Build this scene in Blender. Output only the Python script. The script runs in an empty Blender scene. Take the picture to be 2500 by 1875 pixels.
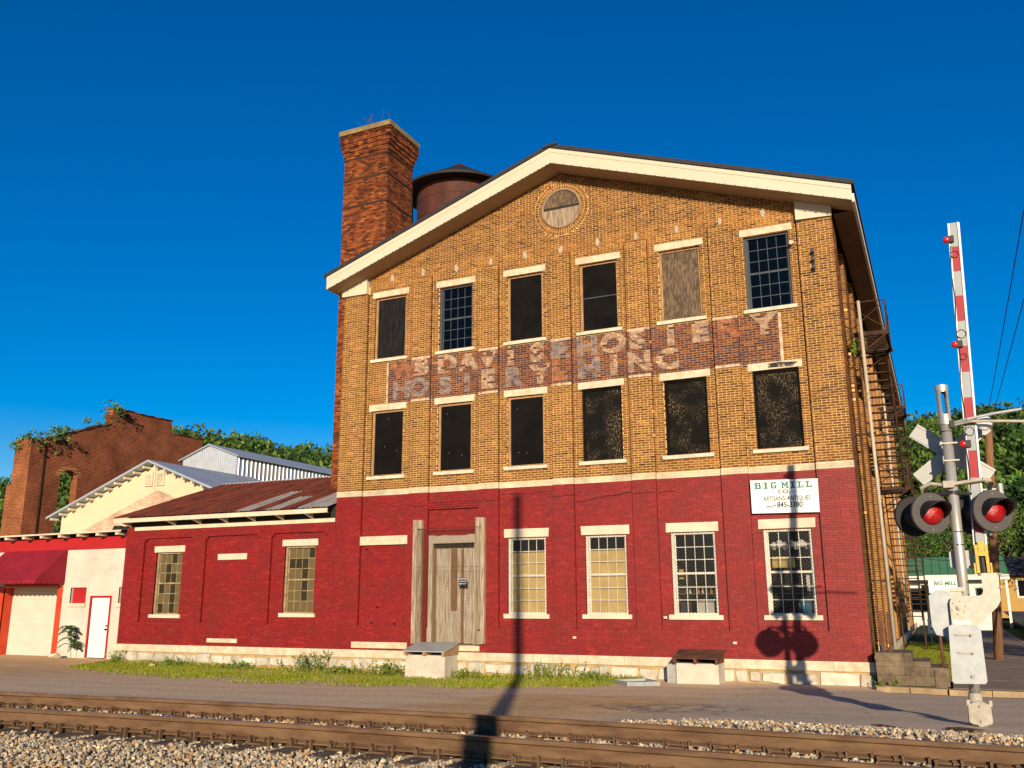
import bpy, bmesh, math, random
import numpy as np
from mathutils import Vector, Matrix
random.seed(7); rng = np.random.default_rng(7)
S = bpy.context.scene
COL = S.collection
R = math.radians

# ------------------------------------------------------------------ camera, sky, sun, exposure
F_PX, YAW, PITCH, ROLL = 2189.326, -0.437689, 0.233009, 0.003898
CX, CY, EYE = 17.5732, -24.0508, 2.15
fw = Vector((math.sin(YAW)*math.cos(PITCH), math.cos(YAW)*math.cos(PITCH), math.sin(PITCH)))
r0 = Vector((math.cos(YAW), -math.sin(YAW), 0)); u0 = r0.cross(fw)
rr = r0*math.cos(ROLL) - u0*math.sin(ROLL); uu = r0*math.sin(ROLL) + u0*math.cos(ROLL)
cam = bpy.data.cameras.new('camera'); camo = bpy.data.objects.new('camera', cam); COL.objects.link(camo)
camo.matrix_world = Matrix(((rr.x, uu.x, -fw.x, CX), (rr.y, uu.y, -fw.y, CY), (rr.z, uu.z, -fw.z, EYE), (0, 0, 0, 1)))
cam.sensor_fit = 'HORIZONTAL'; cam.sensor_width = 36; cam.lens = 36*F_PX/2500
cam.clip_start = 0.1; cam.clip_end = 4000
S.camera = camo

SUN_EL, SUN_AZ = R(13.3), R(23.4)
W = bpy.data.worlds.new('World'); S.world = W; W.use_nodes = True
wn = W.node_tree.nodes; wl = W.node_tree.links; wn.clear()
sky = wn.new('ShaderNodeTexSky'); sky.sky_type = 'NISHITA'; sky.sun_disc = False
sky.sun_elevation = SUN_EL; sky.sun_rotation = math.pi - SUN_AZ
sky.air_density = 1.0; sky.dust_density = 0.2; sky.ozone_density = 3.5; sky.altitude = 300
hs = wn.new('ShaderNodeHueSaturation'); hs.inputs['Saturation'].default_value = 1.5; hs.inputs['Hue'].default_value = 0.511; hs.inputs['Value'].default_value = 1.0
bg = wn.new('ShaderNodeBackground'); bg.inputs['Strength'].default_value = 0.09
wo = wn.new('ShaderNodeOutputWorld')
wl.new(sky.outputs[0], hs.inputs['Color']); wl.new(hs.outputs[0], bg.inputs['Color']); wl.new(bg.outputs[0], wo.inputs[0])
sl = bpy.data.lights.new('sun', 'SUN'); sl.energy = 5.0; sl.angle = R(0.5); sl.color = (1.0, 0.83, 0.59)
so = bpy.data.objects.new('sun', sl); COL.objects.link(so)
sdir = Vector((math.sin(SUN_AZ)*math.cos(SUN_EL), -math.cos(SUN_AZ)*math.cos(SUN_EL), math.sin(SUN_EL)))
so.rotation_euler = sdir.to_track_quat('Z', 'Y').to_euler(); so.location = sdir*100
S.view_settings.view_transform = 'Standard'; S.view_settings.look = 'None'
S.view_settings.exposure = 0.5; S.view_settings.gamma = 1.0
S.cycles.max_bounces = 6; S.cycles.transparent_max_bounces = 12; S.cycles.use_denoising = True

# ------------------------------------------------------------------ materials
def nd(nt, t, **kw):
    n = nt.nodes.new(t)
    for k, v in kw.items():
        if k in n.inputs: n.inputs[k].default_value = v
        else: setattr(n, k, v)
    return n
def c4(c): return (c[0], c[1], c[2], 1.0)
MATS = {}
def mat(name, col, rough=.8, var=.25, *args, mask=None, **kw):
    m = mat0(name, col, rough, var, *args, **kw)
    if mask:
        nt = m.node_tree; mx = next(n for n in nt.nodes if n.bl_idname == 'ShaderNodeMix'); src = mx.inputs[0].links[0].from_socket
        g = nd(nt, 'ShaderNodeNewGeometry'); n = nd(nt, 'ShaderNodeTexNoise', Scale=mask[0], Detail=3.0); nt.links.new(g.outputs['Position'], n.inputs['Vector'])
        rp = nd(nt, 'ShaderNodeMapRange'); rp.inputs[1].default_value = mask[1]; rp.inputs[2].default_value = mask[2]; nt.links.new(n.outputs['Fac'], rp.inputs[0])
        mu = nd(nt, 'ShaderNodeMath', operation='MULTIPLY'); nt.links.new(src, mu.inputs[0]); nt.links.new(rp.outputs[0], mu.inputs[1]); nt.links.new(mu.outputs[0], mx.inputs[0])
    return m
def mat0(name, col, rough=.8, var=.25, scale=3.0, col2=None, metal=0., bump=0., bscale=40., spec=.3, stretch=(1, 1, 1), contrast=(.35, .65)):
    """plain surface: base colour, a second colour broken in by noise, fine relief"""
    m = bpy.data.materials.new(name); m.use_nodes = True; nt = m.node_tree
    b = nt.nodes['Principled BSDF']; b.inputs['Roughness'].default_value = rough; b.inputs['Metallic'].default_value = metal
    b.inputs['Specular IOR Level'].default_value = spec
    tc = nd(nt, 'ShaderNodeTexCoord'); mp = nd(nt, 'ShaderNodeMapping'); mp.inputs['Scale'].default_value = stretch
    g = nd(nt, 'ShaderNodeNewGeometry')
    nt.links.new(g.outputs['Position'], mp.inputs['Vector'])
    n1 = nd(nt, 'ShaderNodeTexNoise', Scale=scale, Detail=6.0, Roughness=.62); nt.links.new(mp.outputs[0], n1.inputs['Vector'])
    rp = nd(nt, 'ShaderNodeMapRange'); rp.inputs[1].default_value = contrast[0]; rp.inputs[2].default_value = contrast[1]
    nt.links.new(n1.outputs['Fac'], rp.inputs[0])
    mx = nd(nt, 'ShaderNodeMix', data_type='RGBA'); mx.inputs[6].default_value = c4(col)
    mx.inputs[7].default_value = c4(col2 if col2 else tuple(x*(1-var) for x in col))
    nt.links.new(rp.outputs[0], mx.inputs[0]); nt.links.new(mx.outputs[2], b.inputs['Base Color'])
    if bump:
        n2 = nd(nt, 'ShaderNodeTexNoise', Scale=bscale, Detail=4.0); nt.links.new(mp.outputs[0], n2.inputs['Vector'])
        bp = nd(nt, 'ShaderNodeBump', Strength=bump, Distance=.02); nt.links.new(n2.outputs['Fac'], bp.inputs['Height'])
        nt.links.new(bp.outputs[0], b.inputs['Normal'])
    MATS[name] = m; return m
def attr_mat(name, rough=.85, dirt=.25, dscale=1.2, bump=.4, spec=.2, transl=0., fade=None, streak=1.):
    """base colour from the per-piece colour attribute, with grime"""
    m = bpy.data.materials.new(name); m.use_nodes = True; nt = m.node_tree
    b = nt.nodes['Principled BSDF']; b.inputs['Roughness'].default_value = rough; b.inputs['Specular IOR Level'].default_value = spec
    a = nd(nt, 'ShaderNodeAttribute', attribute_name='Col')
    g = nd(nt, 'ShaderNodeNewGeometry')
    mp = nd(nt, 'ShaderNodeMapping'); mp.inputs['Scale'].default_value = (1, 1, streak); nt.links.new(g.outputs['Position'], mp.inputs[0])
    n = nd(nt, 'ShaderNodeTexNoise', Scale=dscale, Detail=8.0, Roughness=.7); nt.links.new(mp.outputs[0], n.inputs['Vector'])
    rp = nd(nt, 'ShaderNodeMapRange'); rp.inputs[1].default_value = .36; rp.inputs[2].default_value = .70
    rp.inputs[3].default_value = 1.0; rp.inputs[4].default_value = 1.0-dirt*1.6
    nt.links.new(n.outputs['Fac'], rp.inputs[0])
    mx = nd(nt, 'ShaderNodeMix', data_type='RGBA', blend_type='MULTIPLY'); mx.inputs[0].default_value = 1
    src = a.outputs['Color']
    if fade:
        nf = nd(nt, 'ShaderNodeTexNoise', Scale=1.1, Detail=10.0, Roughness=.75); nt.links.new(g.outputs['Position'], nf.inputs['Vector'])
        rf_ = nd(nt, 'ShaderNodeMapRange'); rf_.inputs[1].default_value = .52; rf_.inputs[2].default_value = .74; rf_.inputs[4].default_value = fade[1]; nt.links.new(nf.outputs['Fac'], rf_.inputs[0])
        n9 = nd(nt, 'ShaderNodeTexNoise', Scale=22.0, Detail=4.0, Roughness=.6); nt.links.new(g.outputs['Position'], n9.inputs['Vector'])
        r9 = nd(nt, 'ShaderNodeMapRange'); r9.inputs[1].default_value = .66; r9.inputs[2].default_value = .72; r9.inputs[4].default_value = .7; nt.links.new(n9.outputs['Fac'], r9.inputs[0])
        m9 = nd(nt, 'ShaderNodeMix', data_type='RGBA'); nt.links.new(r9.outputs[0], m9.inputs[0]); nt.links.new(src, m9.inputs[6]); m9.inputs[7].default_value = (.50, .14, .11, 1); src = m9.outputs[2]
        mf = nd(nt, 'ShaderNodeMix', data_type='RGBA'); nt.links.new(rf_.outputs[0], mf.inputs[0]); nt.links.new(src, mf.inputs[6]); mf.inputs[7].default_value = c4(fade[0]); src = mf.outputs[2]
    nt.links.new(src, mx.inputs[6]); nt.links.new(rp.outputs[0], mx.inputs[7])
    nt.links.new(mx.outputs[2], b.inputs['Base Color'])
    if bump:
        n2 = nd(nt, 'ShaderNodeTexNoise', Scale=55.0, Detail=3.0); nt.links.new(g.outputs['Position'], n2.inputs['Vector'])
        bp = nd(nt, 'ShaderNodeBump', Strength=bump, Distance=.008); nt.links.new(n2.outputs['Fac'], bp.inputs['Height']); nt.links.new(bp.outputs[0], b.inputs['Normal'])
    if transl:
        t = nd(nt, 'ShaderNodeBsdfTranslucent'); nt.links.new(mx.outputs[2], t.inputs['Color'])
        ms = nd(nt, 'ShaderNodeMixShader'); ms.inputs[0].default_value = transl
        nt.links.new(b.outputs[0], ms.inputs[1]); nt.links.new(t.outputs[0], ms.inputs[2]); nt.links.new(ms.outputs[0], nt.nodes['Material Output'].inputs[0])
    MATS[name] = m; return m
def brick_tex(name, c1, c2, mort, axis='y', rough=.9):
    """brick courses too far off to pick apart; axis = world axis the courses run along"""
    m = bpy.data.materials.new(name); m.use_nodes = True; nt = m.node_tree
    b = nt.nodes['Principled BSDF']; b.inputs['Roughness'].default_value = rough; b.inputs['Specular IOR Level'].default_value = .15
    g = nd(nt, 'ShaderNodeNewGeometry'); sp = nd(nt, 'ShaderNodeSeparateXYZ'); cb = nd(nt, 'ShaderNodeCombineXYZ')
    nt.links.new(g.outputs['Position'], sp.inputs[0]); nt.links.new(sp.outputs[axis.upper()], cb.inputs['X']); nt.links.new(sp.outputs['Z'], cb.inputs['Y'])
    t = nd(nt, 'ShaderNodeTexBrick'); t.inputs['Scale'].default_value = 1.0; t.inputs['Mortar Size'].default_value = .008
    t.inputs['Brick Width'].default_value = .22; t.inputs['Row Height'].default_value = .072; t.inputs['Bias'].default_value = 0
    t.inputs['Color1'].default_value = c4(c1); t.inputs['Color2'].default_value = c4(c2); t.inputs['Mortar'].default_value = c4(mort)
    nt.links.new(cb.outputs[0], t.inputs['Vector'])
    n = nd(nt, 'ShaderNodeTexNoise', Scale=.8, Detail=9.0, Roughness=.7); nt.links.new(g.outputs['Position'], n.inputs['Vector'])
    rp = nd(nt, 'ShaderNodeMapRange'); rp.inputs[1].default_value = .35; rp.inputs[2].default_value = .7; rp.inputs[3].default_value = 1.15; rp.inputs[4].default_value = .45
    nt.links.new(n.outputs['Fac'], rp.inputs[0])
    mx = nd(nt, 'ShaderNodeMix', data_type='RGBA', blend_type='MULTIPLY'); mx.inputs[0].default_value = 1
    nt.links.new(t.outputs['Color'], mx.inputs[6]); nt.links.new(rp.outputs[0], mx.inputs[7]); nt.links.new(mx.outputs[2], b.inputs['Base Color'])
    bp = nd(nt, 'ShaderNodeBump', Strength=.6, Distance=.01); bp.invert = True; nt.links.new(t.outputs['Fac'], bp.inputs['Height']); nt.links.new(bp.outputs[0], b.inputs['Normal'])
    MATS[name] = m; return m
def faded_paint(name, col, lo, hi):
    m = bpy.data.materials.new(name); m.use_nodes = True; nt = m.node_tree
    b = nt.nodes['Principled BSDF']; b.inputs['Base Color'].default_value = c4(col); b.inputs['Roughness'].default_value = .9
    g = nd(nt, 'ShaderNodeNewGeometry'); n = nd(nt, 'ShaderNodeTexNoise', Scale=6.0, Detail=9.0, Roughness=.75); nt.links.new(g.outputs['Position'], n.inputs['Vector'])
    rp = nd(nt, 'ShaderNodeMapRange'); rp.inputs[1].default_value = lo; rp.inputs[2].default_value = hi; rp.inputs[3].default_value = 0; rp.inputs[4].default_value = .75
    nt.links.new(n.outputs['Fac'], rp.inputs[0]); nt.links.new(rp.outputs[0], b.inputs['Alpha'])
    MATS[name] = m; return m
def glass_mat(name, tint=(.9, .95, .95), alpha=.2, rough=.05):
    m = bpy.data.materials.new(name); m.use_nodes = True; nt = m.node_tree
    b = nt.nodes['Principled BSDF']; b.inputs['Base Color'].default_value = (.012, .015, .02, 1); b.inputs['Roughness'].default_value = rough
    b.inputs['Specular IOR Level'].default_value = .6
    tr = nd(nt, 'ShaderNodeBsdfTransparent'); tr.inputs[0].default_value = c4(tint)
    g = nd(nt, 'ShaderNodeNewGeometry'); n = nd(nt, 'ShaderNodeTexNoise', Scale=2.2, Detail=5.0); nt.links.new(g.outputs['Position'], n.inputs['Vector'])
    bp = nd(nt, 'ShaderNodeBump', Strength=.12, Distance=.05); nt.links.new(n.outputs['Fac'], bp.inputs['Height']); nt.links.new(bp.outputs[0], b.inputs['Normal'])
    ms = nd(nt, 'ShaderNodeMixShader'); ms.inputs[0].default_value = alpha
    nt.links.new(tr.outputs[0], ms.inputs[1]); nt.links.new(b.outputs[0], ms.inputs[2]); nt.links.new(ms.outputs[0], nt.nodes['Material Output'].inputs[0])
    MATS[name] = m; return m

attr_mat('brick', .88, .30, 1.3, streak=.35); attr_mat('painted_brick', .5, .28, 1.1, .4, .4, fade=((.36, .055, .045), .4), streak=1.); attr_mat('block_paint', .7, .14, 1.1, .3, .2); attr_mat('ghost', .9, .1, 2.0, .2, .1); attr_mat('stone', .9, .3, 2.5, .6)
attr_mat('leaf', .6, .1, .3, 0, .3, .35); attr_mat('rock', .9, .25, 9.0, .3, .25); attr_mat('grass', .7, .1, .3, 0, .2, .35)
mat('mortar', (.70, .48, .20), .95, .25, 1.5, bump=.4, bscale=60)
mat('red_mortar', (.13, .006, .006), .6, .3, 11.0, (.46, .085, .065), bump=.5, bscale=50, contrast=(.50, .78))
mat('sign_mortar', (.46, .24, .12), .95, .3, 2.0, (.26, .13, .085), bump=.3)
mat('cream', (.60, .52, .39), .7, .22, 2.2, bump=.1, bscale=30)
mat('cream_metal', (.55, .475, .36), .45, .08, .6, spec=.5)
mat('limestone', (.59, .51, .385), .85, .3, 5.0, (.44, .35, .23), bump=.3, bscale=50)
mat('sill_stone', (.62, .55, .42), .85, .3, 4.0, bump=.3)
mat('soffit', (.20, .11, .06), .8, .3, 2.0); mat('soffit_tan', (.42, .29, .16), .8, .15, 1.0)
mat('roof_edge', (.03, .027, .03), .7, .3, 6.0)
mat('shingle', (.05, .045, .045), .9, .3, 4.0, bump=.4)
mat('black_board', (.0055, .005, .005), .8, .3, 2.2, (.009, .008, .008), bump=.15, spec=.03)
mat('worn_black', (.006, .0055, .005), .85, .3, 24.0, (.26, .19, .11), bump=.3, bscale=60, stretch=(1.3, 1, .6), contrast=(.50, .68), spec=.1, mask=(1.7, .40, .68))
mat('black_film', (.006, .006, .007), .6, .3, 7.0, (.018, .016, .017), stretch=(2, 1, .4), bump=.3, spec=.08)
mat('ply_worn', (.17, .115, .070), .85, .3, 16.0, (.055, .038, .024), bump=.4, stretch=(1.6, 1, .35), contrast=(.36, .60))
mat('old_wood', (.36, .27, .19), .85, .3, 5.0, (.16, .11, .07), bump=.4, stretch=(3, 3, .4))
mat('post_wood', (.42, .34, .25), .85, .3, 6.0, (.17, .12, .075), bump=.4, stretch=(4, 4, .35))
mat('frame_wood', (.42, .24, .11), .8, .3, 6.0, (.20, .12, .06), stretch=(3, 3, .5))
mat('door_paint', (.58, .52, .43), .8, .3, 6.0, (.27, .20, .13), stretch=(5, 5, .35), bump=.3)
mat('batten', (.24, .13, .07), .8, .3, 6.0)
mat('pipe_cream', (.44, .39, .31), .6, .2, 3.0)
mat('white_sash', (.68, .64, .55), .7, .25, 7.0)
mat('dark_sash', (.05, .065, .085), .6, .3, 6.0)
mat('brown_sash', (.34, .26, .14), .8, .3, 7.0, (.17, .12, .06))
mat('blind', (.74, .54, .22), .8, .2, 2.5, (.60, .42, .16))
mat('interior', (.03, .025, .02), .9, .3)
mat('shelf', (.25, .18, .1), .8)
glass_mat('glass', (.96, .96, .95), .10); glass_mat('glass_dark', (.25, .32, .40), .35); MATS['glass_dark'].node_tree.nodes['Principled BSDF'].inputs['Specular IOR Level'].default_value = .3; MATS['glass_dark'].node_tree.nodes['Principled BSDF'].inputs['Base Color'].default_value = (.004, .008, .014, 1); glass_mat('glass_dirty', (.45, .38, .24), .55, .3); MATS['glass_dirty'].node_tree.nodes['Principled BSDF'].inputs['Base Color'].default_value = (.20, .145, .065, 1); glass_mat('glass_dirty_dark', (.4, .33, .2), .4, .25); MATS['glass_dirty_dark'].node_tree.nodes['Principled BSDF'].inputs['Base Color'].default_value = (.07, .055, .03, 1)
mat('wire', (.17, .16, .15), .5, .2, metal=.6)
mat('rust', (.15, .060, .030), .85, .4, 3.0, (.055, .025, .018), bump=.3)
mat('tank_rust', (.095, .026, .015), .7, .4, 1.2, (.035, .011, .009), bump=.2, bscale=10, stretch=(1, 1, .35))
mat('tank_black', (.018, .016, .017), .7)
mat('iron', (.030, .019, .015), .75, .4, 5.0, (.065, .030, .017), spec=.15)
mat('rail_steel', (.165, .095, .047), .75, .4, 3.0, (.09, .045, .022), bump=.25, bscale=30, stretch=(.7, 1, 3))
mat('rail_top', (.20, .17, .16), .35, .2, 2.0, metal=.7)
mat('tie_wood', (.14, .095, .06), .9, .4, 5.0, (.06, .042, .03), bump=.5, stretch=(2, .5, 2))
mat('plate_steel', (.13, .075, .04), .8, .4, 6.0)
mat('galv', (.36, .33, .285), .5, .25, 14.0, (.45, .41, .35), metal=.3, spec=.4, bump=.06)
mat('galv_dull', (.31, .335, .35), .5, .2, 6.0, (.40, .41, .41), metal=.3, bump=.05)
mat('alu_paint', (.46, .44, .41), .38, .12, 3.0, metal=.5)
mat('sign_back', (.33, .33, .325), .5, .1, 3.0, metal=.3)
mat('cast_cream', (.42, .38, .32), .6, .25, 9.0, (.30, .26, .21), bump=.2)
mat('signal_black', (.022, .021, .022), .5, .2); mat('signal_grey', (.075, .068, .066), .55, .15)
mat('lens_red', (.36, .005, .006), .22, .4, 45, bump=.5, bscale=70, spec=.6); mat('lens_lamp', (.62, .012, .012), .15, .2, spec=.8)
mat('stripe_red', (.32, .010, .018), .4, .15, 8); mat('stripe_grey', (.30, .32, .33), .35, .1, 8); mat('arm_white', (.62, .63, .64), .35, .06)
mat('yellow_bracket', (.60, .40, .07), .55, .3, 8)
mat('cable', (.015, .015, .015), .6)
mat('awning', (.24, .008, .022), .8, .25, 1.5, (.17, .006, .016), bump=.15, bscale=4)
mat('red_trim', (.36, .014, .016), .5, .15, 2); mat('orange_red', (.50, .055, .015), .55, .25, 2.0, (.38, .03, .012))
mat('white_block', (.52, .49, .42), .85, .15, 1.5, (.47, .43, .36), bump=.3, bscale=45)
mat('white_door', (.66, .65, .64), .5, .06); mat('roll_door', (.60, .56, .48), .5, .1, 1.5)
mat('rust_roof', (.20, .048, .025), .7, .4, 2.0, (.07, .020, .015), metal=.1, bump=.2, stretch=(2.5, .35, 1), spec=.3)
mat('grey_roof', (.36, .36, .37), .5, .3, 2.5, (.26, .15, .10), metal=.35, stretch=(2.5, .4, 1), contrast=(.45, .75))
mat('blue_roof', (.40, .43, .47), .45, .15, 1.0, metal=.3); mat('shed_metal', (.60, .63, .67), .38, .15, 2.0, metal=.5)
mat('cream_wall', (.58, .48, .32), .75, .1, .8, bump=.1)
brick_tex('pink_brick', (.50, .26, .16), (.62, .40, .28), (.70, .56, .42), 'x')
brick_tex('ruin_brick_y', (.14, .022, .010), (.22, .048, .017), (.34, .16, .085), 'y'); brick_tex('ruin_brick_x', (.18, .042, .014), (.27, .078, .025), (.40, .21, .10), 'x')  # x-run brick lighter, y-run darker: the sun's shading put into the colour
brick_tex('mill_brick_y', (.36, .17, .055), (.25, .10, .035), (.58, .38, .17), 'y'); brick_tex('mill_brick_x', (.36, .17, .055), (.25, .10, .035), (.58, .38, .17), 'x')
brick_tex('chim_brick_y', (.22, .055, .022), (.13, .030, .015), (.26, .12, .06), 'y')
mat('concrete', (.52, .48, .40), .9, .3, 2.0, (.40, .36, .29), bump=.3); mat('block', (.34, .33, .31), .9, .2, 4.0, bump=.5)
mat('step_block', (.20, .150, .095), .95, .4, 3.0, (.085, .062, .042), bump=.6, bscale=50)
mat('kerb', (.38, .27, .15), .95, .3, 2.5, (.24, .17, .10), bump=.5)
mat('moss_slab', (.27, .19, .075), .95, .3, 2.0, (.16, .11, .05), bump=.3)
mat('pave', (.26, .20, .15), .95, .3, 2.0, bump=.3)
mat('asphalt', (.075, .072, .070), .9, .3, 1.5, (.055, .053, .052), bump=.4, bscale=80)
mat('line_yellow', (.50, .30, .05), .8)
mat('sign_white', (.82, .82, .78), .5, .04); mat('sign_green', (.045, .20, .14), .6, .1); mat('sign_grey', (.10, .11, .11), .6, .1); mat('sign_red', (.4, .05, .05), .6)
mat('sign_black', (.015, .015, .015), .6); mat('paper', (.75, .75, .72), .8)
mat('pole_wood', (.26, .13, .06), .9, .4, 4.0, (.14, .07, .035), bump=.5, stretch=(4, 4, .3))
mat('bark', (.10, .075, .05), .95, .3, 6.0, bump=.5); mat('green_roof', (.08, .22, .10), .5, .15, 1.0); mat('yellow_wall', (.40, .24, .07), .8, .1); mat('shop_white', (.72, .70, .64), .7)
mat('hill_soil', (.035, .055, .018), .95); mat('patch_cement', (.40, .34, .25), .95, .2, 20); mat('crack', (.03, .008, .008), .95)
mat('blue_box', (.02, .11, .20), .6); mat('white_stuff', (.62, .60, .56), .7); mat('yellow_stuff', (.60, .42, .10), .6); mat('orange_stuff', (.5, .2, .04), .6); mat('dark_stuff', (.06, .05, .05), .6)
faded_paint('ghost_white', (.76, .58, .42), .37, .62); faded_paint('ghost_grey', (.40, .38, .38), .38, .62); faded_paint('ghost_orange', (.58, .21, .11), .36, .62); faded_paint('soot', (.02, .018, .016), .40, .55)

_nt = MATS['ghost'].node_tree; _g = nd(_nt, 'ShaderNodeNewGeometry'); _n = nd(_nt, 'ShaderNodeTexNoise', Scale=9.0, Detail=8.0, Roughness=.8); _nt.links.new(_g.outputs['Position'], _n.inputs['Vector'])
_r = nd(_nt, 'ShaderNodeMapRange'); _r.inputs[1].default_value = .36; _r.inputs[2].default_value = .56; _r.inputs[4].default_value = .68; _nt.links.new(_n.outputs['Fac'], _r.inputs[0]); _nt.links.new(_r.outputs[0], _nt.nodes['Principled BSDF'].inputs['Alpha'])
def ground_mat():
    m = bpy.data.materials.new('ground'); m.use_nodes = True; nt = m.node_tree; L = nt.links
    b = nt.nodes['Principled BSDF']; b.inputs['Roughness'].default_value = .95; b.inputs['Specular IOR Level'].default_value = .1
    g = nd(nt, 'ShaderNodeNewGeometry'); sp = nd(nt, 'ShaderNodeSeparateXYZ'); L.new(g.outputs['Position'], sp.inputs[0])
    def noise(s, d=6., r=.65):
        n = nd(nt, 'ShaderNodeTexNoise', Scale=s, Detail=d, Roughness=r); L.new(g.outputs['Position'], n.inputs['Vector']); return n.outputs['Fac']
    def math_(op, a, bb):
        n = nd(nt, 'ShaderNodeMath', operation=op)
        for i, v in ((0, a), (1, bb)):
            if isinstance(v, (int, float)): n.inputs[i].default_value = v
            else: L.new(v, n.inputs[i])
        return n.outputs[0]
    def ramp(v, a, c, lo=0., hi=1.):
        n = nd(nt, 'ShaderNodeMapRange', interpolation_type='SMOOTHSTEP'); L.new(v, n.inputs[0])
        for i, x in enumerate((a, c, lo, hi)): n.inputs[i+1].default_value = x
        return n.outputs[0]
    def mix(f, a, c):
        n = nd(nt, 'ShaderNodeMix', data_type='RGBA')
        if isinstance(f, (int, float)): n.inputs[0].default_value = f
        else: L.new(f, n.inputs[0])
        for i, v in ((6, a), (7, c)):
            if isinstance(v, tuple): n.inputs[i].default_value = c4(v)
            else: L.new(v, n.inputs[i])
        return n.outputs[2]
    big, fine = noise(.45), noise(9.)
    wob = math_('MULTIPLY', math_('SUBTRACT', big, .5), 4.0)
    x = math_('ADD', sp.outputs['X'], wob); y = math_('ADD', sp.outputs['Y'], wob)
    gravel = mix(ramp(noise(28., 3.), .35, .68), (.74, .55, .345), (.54, .39, .24))
    gravel = mix(ramp(noise(60., 2.), .62, .70), gravel, (.52, .46, .38))
    tan = mix(ramp(noise(2.2, 8.), .35, .7), (.64, .41, .20), (.48, .30, .145))
    asp = mix(ramp(noise(40., 3.), .35, .7), (.58, .46, .33), (.44, .345, .245))
    asp = mix(ramp(noise(70., 2.), .64, .70), asp, (.42, .38, .33))
    left_tan = ramp(x, 0., -8., 0., 1.)
    c = mix(math_('MULTIPLY', left_tan, ramp(fine, .3, .6, .4, 1.)), gravel, tan)
    d = math_('ADD', math_('POWER', math_('DIVIDE', math_('SUBTRACT', x, 11.6), 2.5), 2.), math_('POWER', math_('DIVIDE', math_('SUBTRACT', y, -9.2), 3.4), 2.))
    c = mix(ramp(d, 1.25, .75, 0., .95), c, tan)
    c = mix(math_('MULTIPLY', ramp(x, 12.6, 14.0), ramp(sp.outputs['Y'], -.55, -1.6)), c, asp)
    c = mix(ramp(big, .55, .75, 0., .40), c, (.20, .155, .11))
    d2 = math_('ADD', math_('POWER', math_('DIVIDE', math_('SUBTRACT', x, 13.4), 1.1), 2.), math_('POWER', math_('DIVIDE', math_('SUBTRACT', y, -8.4), .9), 2.))
    c = mix(math_('MULTIPLY', ramp(d2, 1.6, .5, 0., .75), ramp(noise(3.5, 8.), .42, .62)), c, (.14, .115, .09))
    vo = nd(nt, 'ShaderNodeTexVoronoi', feature='DISTANCE_TO_EDGE'); vo.inputs['Scale'].default_value = .55; L.new(g.outputs['Position'], vo.inputs['Vector'])
    c = mix(math_('MULTIPLY', math_('MULTIPLY', ramp(vo.outputs['Distance'], .02, .004, 0., .55), ramp(x, 12.6, 14.0)), ramp(noise(1.3), .45, .6)), c, (.08, .065, .05))
    far = ramp(sp.outputs['Y'], 8., 40.)
    c = mix(far, c, (.05, .09, .025))
    L.new(c, b.inputs['Base Color'])
    bp = nd(nt, 'ShaderNodeBump', Strength=.22, Distance=.02); L.new(noise(45., 4.), bp.inputs['Height']); L.new(bp.outputs[0], b.inputs['Normal'])
    MATS['ground'] = m
ground_mat()

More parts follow.
